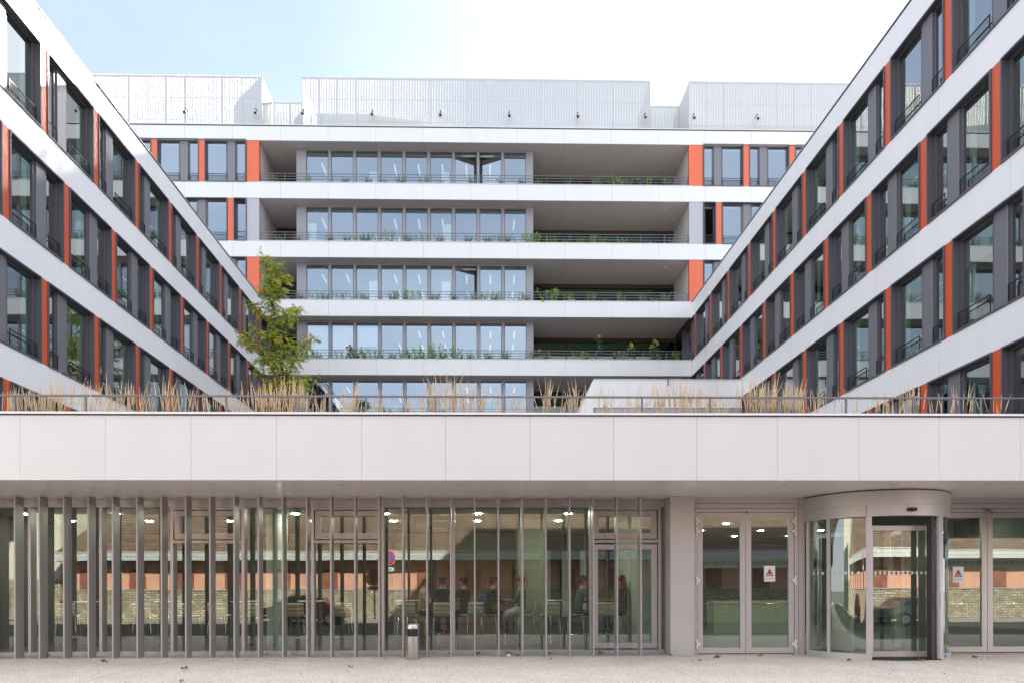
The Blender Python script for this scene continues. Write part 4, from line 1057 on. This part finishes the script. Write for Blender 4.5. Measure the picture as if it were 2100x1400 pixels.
def bigleaf_plant(label, px, k, h, n, flowers, seed, spread=.35):
    random.seed(seed); o = empty('sunflower', (kpx(px, 40.2)+.05, 40.2, lev(k)-.02)); tag(o, label, 'plant', 'tall large-leaved plants on the fourth terrace')
    st = MB(); lf = MB(); tips = []
    for s_ in range(max(1, flowers)):
        bx0 = random.uniform(-spread, spread)*.5; tx = bx0+random.uniform(-.2, .2); hh = h*(1-.12*s_)
        st.tube([(bx0, 0, 0), ((bx0+tx)/2+.03, 0, hh*.5), (tx, 0, hh)], [.018, .014, .008], 5)
        tips.append((tx, 0, hh))
        for i in range(n):
            t = .18+.8*i/n; an = i*2.4+random.uniform(-.3, .3); c_ = Vector((bx0+(tx-bx0)*t, 0, hh*t)); d = Vector((cos(an), sin(an)*.7, random.uniform(-.5, .2))).normalized(); ln = random.uniform(.18, .30)
            sd = d.cross(Vector((0, -.5, 1))).normalized(); n0 = len(lf.v)
            c2 = c_+Vector((d.x, d.y, .2))*.08
            P0 = [c2, c2+d*ln*.25+sd*ln*.42, c2+d*ln*.6+sd*ln*.36+Vector((0, 0, -.03)), c2+d*ln+Vector((0, 0, -.10)), c2+d*ln*.6-sd*ln*.36+Vector((0, 0, -.03)), c2+d*ln*.25-sd*ln*.42, c2+d*ln*.45+Vector((0, 0, .02))]
            lf.v += [tuple(v) for v in P0]
            for tri in ((0, 1, 6), (1, 2, 6), (2, 3, 6), (3, 4, 6), (4, 5, 6), (5, 0, 6)): lf.f.append(tuple(n0+q for q in tri)); lf.m.append(0); lf.sm.append(True)
    st.build('stem', 'leaf_grey', o); lf.build('leaf_mass', 'sunflower_leaf', o)
    for (x, y, z) in tips:
        m_ = MB(); m_.ball((x+.05, -.08, z-.12), (.06, .03, .06), 10, 0)
        for q in range(12): t = 2*pi*q/12; leafq(m_, (x+.05+.05*cos(t), -.09, z-.12+.05*sin(t)), (cos(t), -.2, sin(t)), (0, 1, 0), .06, .03, 1)
        m_.build('flower_head', ['eave_wood', 'petal'], o)
bigleaf_plant('tallest big-leaved sunflower on the fourth terrace, right of the glazed bay', 1238, 0, 1.55, 15, 1, 31)
bigleaf_plant('shorter sunflower with pale buds, middle of three on the fourth terrace', 1302, 0, 1.1, 9, 2, 32)
bigleaf_plant('broad yellowing sunflower clump, rightmost of the big-leaved plants', 1338, 0, 1.3, 9, 3, 33, .7)
bigleaf_plant('yellow-flowered big-leaved plant before the second and third bay panes', 715, 0, .95, 7, 3, 34, .8)
bigleaf_plant('low big-leaved plant at the right corner of the glazed bay, fourth terrace', 1100, 0, .7, 7, 2, 35, .5)
bigleaf_plant('low big-leaved plant right of the tallest sunflower', 1265, 0, .62, 6, 2, 36, .5)

# ------------------------------------------------------------------ ornamental grass on the front roof
def grass_clump(seed, n, wdt, hgt):
    random.seed(seed); mb = MB()
    for i in range(n):
        b = Vector((random.gauss(0, wdt*.4), random.uniform(-.22, .22), 0)); an = random.gauss(.01, .12); d = Vector((an+b.x*.25, random.uniform(-.12, .12), 1)).normalized()
        ln = hgt*random.uniform(.62, 1.05); st = .5+random.uniform(-.1, .05)
        sd = Vector((1, 0, -d.x)).normalized(); p1 = b+d*ln*st
        bend = Vector((random.gauss(0, .045), 0, 0))
        n0 = len(mb.v); r = .0035; mb.v += [tuple(b-sd*r), tuple(b+sd*r), tuple(p1+sd*r), tuple(p1-sd*r)]; mb.f.append((n0, n0+1, n0+2, n0+3)); mb.m.append(1); mb.sm.append(False)
        # feathery spike: crossed narrow lozenges, ragged
        p2 = p1+d*ln*(1-st)+bend*ln; m_ = (p1+p2)/2+bend*.2; wd = random.uniform(.006, .0115)
        for s2 in (sd, Vector((0, 1, 0))):
            n0 = len(mb.v); mb.v += [tuple(p1), tuple(p1.lerp(p2, .25)+s2*wd), tuple(p1.lerp(p2, .6)+s2*wd*.8), tuple(p2), tuple(p1.lerp(p2, .55)-s2*wd), tuple(p1.lerp(p2, .2)-s2*wd*.8)]
            mb.f.append(tuple(range(n0, n0+6))); mb.m.append(0); mb.sm.append(False)
        for q in range(9):
            t = random.uniform(.05, .95); pp = p1.lerp(p2, t); leafq(mb, pp, d+Vector((random.uniform(-.5, .5), random.uniform(-.4, .4), 0)), (0, -1, 0), .035, .007, 0)
    for i in range(n*2):
        b = Vector((random.gauss(0, wdt*.42), random.uniform(-.2, .2), 0)); blade(mb, b, (random.uniform(-.5, .5), random.uniform(-.3, .3), 1), random.uniform(.2, .55), .008, random.choice((0, 1, 1)), 3, .5)
    return mb.mesh('ornamental_grass', ['straw', 'straw_dark'])
clumps = [(8, 12, .3, .9), (28, 16, .3, 1.0), (60, 14, .3, .9), (88, 18, .35, .85), (115, 24, .35, 1.05), (140, 20, .3, 1.15), (185, 14, .22, .95), (208, 16, .25, 1.0), (247, 16, .22, 1.05), (280, 20, .22, 1.05), (312, 8, .2, .85),
 (347, 14, .14, 1.05), (372, 16, .25, .95), (428, 12, .25, .9), (478, 9, .2, .95), (500, 8, .2, .85), (538, 24, .25, 1.05), (566, 26, .25, 1.05), (596, 26, .25, 1.1), (620, 22, .22, 1.0), (662, 12, .3, .9), (700, 8, .3, .8), (725, 16, .22, 1.0), (775, 12, .3, .85),
 (848, 9, .3, .9), (885, 20, .22, 1.1), (918, 26, .25, 1.15), (948, 24, .25, 1.1), (985, 16, .3, .95), (1030, 10, .25, .9), (1060, 8, .25, .9), (1120, 13, .14, 1.15), (1155, 4, .2, .85), (1183, 17, .16, 1.05), (1225, 4, .16, 1.0), (1252, 12, .16, .95), (1295, 6, .2, .9),
 (1318, 14, .2, 1.05), (1352, 16, .25, .95), (1383, 20, .22, 1.15), (1410, 20, .25, 1.05), (1440, 18, .25, 1.05), (1475, 18, .25, 1.0), (1540, 22, .25, 1.1), (1572, 26, .25, 1.15), (1605, 24, .25, 1.1), (1632, 20, .25, 1.1), (1665, 12, .25, .95), (1700, 7, .3, .95), (1745, 8, .25, .9),
 (1800, 9, .3, 1.0), (1835, 16, .25, 1.0), (1880, 12, .2, 1.15), (1935, 9, .25, .85), (1985, 9, .25, 1.0), (2060, 6, .3, .9)]
def near_post(x):
    pn = [p for p in pxs if -10.2 < p < 10.8]; i = min(range(len(pn)), key=lambda q: abs(pn[q]-x)); d = x-pn[i]
    return i, ('at' if abs(d) < .2 else ('left of' if d < 0 else 'right of'))
lab_seen = {}
items = []
for j, (px, n, wd, hh) in enumerate(clumps):
    Y = 14.55+random.uniform(-.12, .2); x = kpx(px, Y)+.005; i, rel = near_post(x); items.append((j, px, n, wd, hh, Y, x, i, rel)); lab_seen[(i, rel)] = lab_seen.get((i, rel), 0)+1
c2 = {}
on = ['first', 'second', 'third', 'fourth', 'fifth', 'sixth', 'seventh', 'eighth', 'ninth', 'tenth', 'eleventh', 'twelfth', 'thirteenth', 'fourteenth', 'fifteenth', 'sixteenth']
for (j, px, n, wd, hh, Y, x, i, rel) in items:
    me = grass_clump(100+j, int(n*1.25), wd, hh*1.06); o = inst('ornamental_grass', me, None, (x, Y, 4.96))
    c2[(i, rel)] = c2.get((i, rel), 0)+1; dens = 'thin' if n < 11 else ('dense' if n > 18 else 'loose'); tl = 'tall' if hh > 1.02 else 'short'
    w1 = '' if lab_seen[(i, rel)] == 1 else (' nearer one' if False else ', %s clump there' % on[c2[(i, rel)]-1])
    tag(o, f'{dens} {tl} dry grass {rel} the {on[i]} railing post from the left{w1}', 'grass clump', 'dry ornamental grasses on the front roof')
tag(MB().box(-12.5, 14.2, 14.02, 15.3, 4.9, 4.97).build('planting_bed', 'terrain'), kind='structure')

# ------------------------------------------------------------------ tree in the court
def tree():
    random.seed(5); Yt = 30.0; q = Yt/1400
    W_ = lambda px, py, dy=0: Vector(((px-993)*q+.03, Yt+dy, 1.6+(1207-py)*q))
    t = empty('honey_locust_tree', (W_(573, 0).x, Yt, 4.95)); tag(t, 'slender young tree with feathery green leaves turning yellow, rising left of the glazed bay', 'tree')
    inv = Vector(t.location)
    mb = MB(); fol = MB()
    branches = []
    def limb(pts, r0, r1):
        P = [p-inv for p in pts]; Q = []
        for i in range(len(P)-1):
            for s in range(5): Q.append(P[i].lerp(P[i+1], s/5)+Vector((random.uniform(-.02, .02),)*3))
        Q.append(P[-1]); n = len(Q); mb.tube(Q, [r0+(r1-r0)*i/(n-1) for i in range(n)], 6); return Q
    trunk = limb([W_(573, 1040), W_(574, 860), W_(580, 760, .1), W_(572, 690), W_(566, 640, -.1), W_(560, 580), W_(556, 532)], .085, .012)
    main = [([(577, 790), (552, 745), (515, 710), (478, 682)], .5), ([(577, 800), (600, 740), (628, 700), (646, 688)], .3), ([(575, 760), (545, 720), (520, 700), (500, 690)], -.5), ([(578, 810), (612, 775), (650, 770)], .2), ([(578, 800), (595, 770), (610, 745), (632, 738)], -.4),
            ([(577, 820), (545, 780), (520, 750)], .3), ([(573, 730), (550, 660), (535, 635), (515, 622)], .2), ([(572, 700), (592, 660), (607, 645), (616, 640)], -.2), ([(570, 680), (585, 640), (598, 625)], .3), ([(566, 640), (550, 600), (535, 575)], .2), ([(563, 610), (575, 570), (583, 560)], .3),
            ([(561, 590), (552, 560), (546, 528)], -.1), ([(572, 700), (548, 690), (535, 680)], -.5), ([(576, 745), (600, 715), (612, 690)], .5), ([(577, 770), (560, 720), (558, 690)], .6), ([(577, 770), (590, 730), (585, 700)], -.6), ([(574, 800), (560, 790), (540, 800)], .3), ([(576, 810), (600, 800), (622, 808)], .3), ([(576, 810), (590, 790), (640, 795)], -.3),
            ([(565, 620), (580, 600), (590, 590)], -.3), ([(567, 650), (555, 620), (548, 600)], -.4), ([(562, 600), (568, 560), (570, 545)], .1), ([(575, 740), (555, 735), (530, 740)], .1), ([(575, 770), (605, 775), (625, 785)], .5)]
    def frond(p, d, ln):
        d = d.normalized(); yel = random.random() < .26; s_ = d.cross(Vector((0, random.uniform(-1, 1), 1))).normalized(); n = 10
        for i in range(n):
            pp = p+d*ln*(i+1)/n+Vector((0, 0, -.05*(i/n)**2)); 
            for sg in (-1, 1):
                m_ = 2 if (yel and random.random() < .8) or random.random() < .06 else random.choice((0, 0, 1))
                leafq(fol, pp, s_*sg*.9+d*.5+Vector((0, 0, -.25)), (random.uniform(-.4, .4), -1, .4), .055, .021, m_)
    def twigs(Q, dens, up=.2, dy=0):
        n = len(Q)
        for i in range(1, n):
            for r in range(dens):
                p = Q[i].lerp(Q[i-1], random.random()); an = random.uniform(0, 2*pi); d = Vector((cos(an), sin(an)*.9, random.uniform(-.5, .9))).normalized()
                ln = random.uniform(.12, .42); tip = p+d*ln+Vector((0, 0, -.05)); mb.tube([p, (p+tip)/2+Vector((0, 0, .02)), tip], [.006, .004, .002], 3, cap=False)
                for s in range(4): frond(p.lerp(tip, .3+.23*s), d+Vector((random.uniform(-.9, .9), random.uniform(-.9, .9), random.uniform(-.9, .2))), random.uniform(.12, .22))
    for pts, dy in main:
        n = len(pts); Q = limb([W_(x, y, dy*i/(n-1)) for i, (x, y) in enumerate(pts)], .028, .005); twigs(Q, 3)
    twigs(trunk[12:], 2)
    mb.build('trunk', 'bark', t); tag(fol.build('crown', ['leaf_green', 'leaf_dark', 'leaf_yellow'], t))
tree()

# ------------------------------------------------------------------ fallen leaves
random.seed(21)
def leaf_mesh(i):
    random.seed(300+i); mb = MB(); n = 11; c = (0, 0, .012); n0 = 0; mb.v.append(c)
    for k in range(n):
        t = 2*pi*k/n; r = .075*(1 if k % 2 == 0 else .55)*random.uniform(.75, 1.15); mb.v.append((r*cos(t), r*sin(t)*.8, random.uniform(0, .045)))
    for k in range(n): mb.f.append((0, 1+k, 1+(k+1) % n)); mb.m.append(0); mb.sm.append(True)
    return mb.mesh('fallen_leaf', 'dead_leaf' if i % 3 else 'dead_leaf_pale')
LM = [leaf_mesh(i) for i in range(6)]
big = [(52, 1347, 1.3, 'brown fallen leaf at the foot of the second fin from the left'), (107, 1347, 1.4, 'brown fallen leaf between the second and fourth fins from the left'), (223, 1356, 1.5, 'upturned pale brown leaf in front of the fifth fin gap at the left'), (383, 1371, 1.4, 'flat tan leaf in front of the left vent window'),
       (377, 1396, 1.0, 'small tan leaf at the bottom edge below the left vent window'), (547, 1343, 1.0, 'brown leaf on the threshold left of the round column'), (605, 1342, .9, 'rust leaf on the threshold right of the round column'), (792, 1352, .9, 'tan leaf left of the steel bin'), (720, 1367, 1.0, 'tan leaf on the paving between the middle vent window and the bin'),
       (873, 1342, .8, 'brown leaf just right of the steel bin'), (923, 1341, 1.2, 'rust leaves on the threshold below the man in black'), (979, 1338, 1.4, 'rust leaf on the threshold below the bent woman'), (1044, 1343, 1.3, 'orange-brown leaf beside the white scrap'), (1061, 1347, 1.1, 'orange-brown leaf right of the white scrap'),
       (1124, 1338, 1.1, 'brown leaf on the threshold before the empty stool'), (1168, 1339, 1.0, 'rust leaf on the threshold before the denim-jacketed woman'), (1233, 1339, 1.1, 'brown leaf below the right vent window'), (1129, 1352, .8, 'dark curled leaf on the paving below the empty stool'), (1397, 1344, 1.3, 'brown leaf before the grey cladding panel'), (1437, 1357, 1.1, 'brown leaf before the left hinge of the double door'),
       (1472, 1350, 1.5, 'large rust leaf before the left door leaf'), (1562, 1347, 1.1, 'thin brown leaf before the right door leaf'), (1749, 1357, 1.2, 'tan leaf before the curved glass of the revolving door'), (1899, 1358, 1.4, 'rust leaf before the revolving door opening'), (2005, 1339, 1.4, 'brown leaf before the door right of the revolving door'), (2012, 1352, 1.2, 'flat dark leaf on the paving right of the revolving door'), (2066, 1338, 1.2, 'brown leaf near the right edge before the last door leaf'), (1378, 1346, .8, 'small brown leaf left of the grey cladding panel foot')]
for i, (px, py, sc, lab) in enumerate(big):
    Y = 1.6*1400/(py-1207.3+ (px-1021)*.0026); Y = min(Y, 16.55); o = inst('fallen_leaf', LM[i % 6], None, (kpx(px, Y), Y, .006 if Y < 15.98 else .026), random.uniform(0, 6.28)); o.scale = (sc, sc*.9, sc*1.3)
    tag(o, lab, 'leaf', 'fallen leaves on the paving')
for i in range(46):
    px = random.uniform(0, 2100); Y = random.choice((random.uniform(11.8, 15.9), random.uniform(14.8, 16.0)))
    o = inst('fallen_leaf', LM[random.randrange(6)], None, (kpx(px, Y), Y, .004), random.uniform(0, 6.28)); s_ = random.uniform(.22, .5); o.scale = (s_, s_*.8, s_)
    tag(o, 'tiny dry leaf scrap scattered on the pale paving', 'leaf', 'tiny leaf scraps on the paving')
tag(MB().prism([(-.06, 0), (.06, 0), (.02, .05), (-.03, .06)], -.02, .02).build('paper_scrap', 'paper', None, (kpx(1043, 16.2), 16.1, .024), .4), 'white scrap of paper on the threshold below the café glass', 'litter')

# ------------------------------------------------------------------ the far side of the street (seen mirrored in the glass)
H = empty('old_house', (0, -3.2, 0)); tag(H, 'low old house with tiled roof and pink plaster between brick piers across the street', 'building')
MB().box(-22, 34, -.35, 0, 0, 1.55).build('stone_base', 'rubble', H)
MB().box(-22, 34, -.38, .05, 1.55, 1.63).build('stone_ledge', 'kerb', H)
MB().box(-22, 34, -.33, -.06, 1.63, 3.3).build('plaster_wall', 'plaster_pink', H)
bp_ = MB().box(-.42, .42, -.07, .0, 1.63, 2.7).mesh('brick_pier', 'red_brick')
for i in range(22): inst('brick_pier', bp_, H, (-21+2.55*i, 0, 0))
MB().box(-22.3, 34.3, -.4, .75, 3.12, 3.2).build('eave', 'eave_wood', H)
MB().box(-22.3, 34.3, .70, .82, 3.14, 3.34).build('gutter', 'zinc', H)
MB().box(-22.3, 34.3, .60, .70, 3.36, 3.62).build('gutter_edge', 'zinc', H)
rf = MB().poly([(-22.4, .72, 3.55), (34.4, .72, 3.55), (34.4, -6, 9.6), (-19.0, -6, 9.6)]).poly([(-22.4, .72, 3.55), (-19.0, -6, 9.6), (-22.4, -9, 3.5)]).poly([(-19, -6, 9.6), (34.4, -6, 9.6), (34.4, -12, 3.5), (-22.4, -12, 3.5)])
rf.build('roof', 'roof_tiles', H)
MB().tube([(-19.3, .06, 0), (-19.3, .06, 3.1)], .05, 8).build('downpipe', 'zinc', H)
nb = empty('cream_house', (-29, -4, 0)); tag(nb, 'plain cream rendered house left of the old house across the street', 'building')
MB().box(-9, 6, -8, 0, 2.2, 10).build('wall', 'cream_render', nb); MB().box(-9, 6, -8, .02, 0, 2.19).build('stone_base', 'rubble', nb); MB().box(-9.3, 6.3, -8.3, .3, 10, 10.2).build('roof', 'roof_tiles', nb)
# parked cars
def car(label, x, y, rz, paint):
    c = empty('parked_car', (x, y, -.13), rz); tag(c, label, 'car', 'cars parked across the street')
    prof = [(-2.0, .32), (-2.05, .62), (-1.95, .86), (-1.55, .93), (-1.0, 1.30), (-.55, 1.45), (.35, 1.46), (.85, 1.30), (1.35, .98), (1.90, .86), (2.08, .60), (2.05, .30)]
    b_ = MB().prism(prof, -.82, .82).build('body', paint, c); bevel(b_, .09, 3)
    win = [(-1.35, .97), (-.92, 1.27), (-.5, 1.38), (.3, 1.39), (.75, 1.26), (1.12, .99)]
    MB().prism(win, -.835, -.80).build('side_window', 'car_glass', c); MB().prism(win, .80, .835).build('side_window', 'car_glass', c)
    MB().box(-.12, -.04, -.842, -.838, .97, 1.4).box(-.12, -.04, .838, .842, .97, 1.4).build('door_pillar', paint, c)
    for sx in (-1.28, 1.30):
        for sy in (-.80, .80):
            w_ = MB(); 
            for q in (0,): w_.tube([(0, -.1, 0), (0, .1, 0)], .31, 20)
            o = w_.build('wheel', 'rubber', c, (sx, sy, .31)); MB().tube([(0, -.108, 0), (0, .108, 0)], .19, 12).build('rim', 'lamp_ring', o)
    for sy in (-.6, .6): MB().ball((1.98, sy, .68), (.09, .16, .08), 10).build('headlight', 'chrome', c)
    return c
car('dark red hatchback parked against the stone base across the street', -8.9, -1.0, 0, 'car_red')
car('grey hatchback parked further right across the street', 20.5, -1.0, 0, 'car_grey')
# no-parking sign
sg = empty('no_parking_sign', (-5.0, -1.9, 0)); tag(sg, 'round red and blue no-parking sign on a pole across the street', 'sign')
MB().tube([(0, -.04, 0), (0, -.04, 2.95)], .03, 10).build('pole', 'lamp_ring', sg)
def dface(z, r, y, m_, seg=36): 
    mb = MB(); mb.poly([(r*cos(2*pi*k/seg), y, z+r*sin(2*pi*k/seg)) for k in range(seg)]); return mb
sg.scale = (1.2, 1.2, 1.2); zc = 2.68
dface(zc, .34, .0, 'paper').build('sign_rim', 'paper', sg); dface(zc, .325, .006, 'sign_red').build('sign_ring', 'sign_red', sg); dface(zc, .25, .012, 'b').build('sign_field', 'sign_blue', sg)
sl_ = MB(); u = Vector((1, 0, -1)).normalized(); v_ = Vector((1, 0, 1)).normalized()
for uu in (u, v_):
    vv = Vector((-uu.z, 0, uu.x)); sl_.poly([tuple(Vector((0, .018, zc))+uu*.26*a+vv*.03*b_) for a, b_ in ((-1, -1), (1, -1), (1, 1), (-1, 1))])
sl_.build('sign_stripe', 'sign_red', sg)
pl = MB().box(-.28, .28, -.005, .005, 2.12, 2.30).build('sub_plate', 'paper', sg)
t_ = text('plate_lettering', '6h-19h', .12, 'ink', sg, (0, .012, 2.21)); t_.rotation_euler = (pi/2, 0, pi)
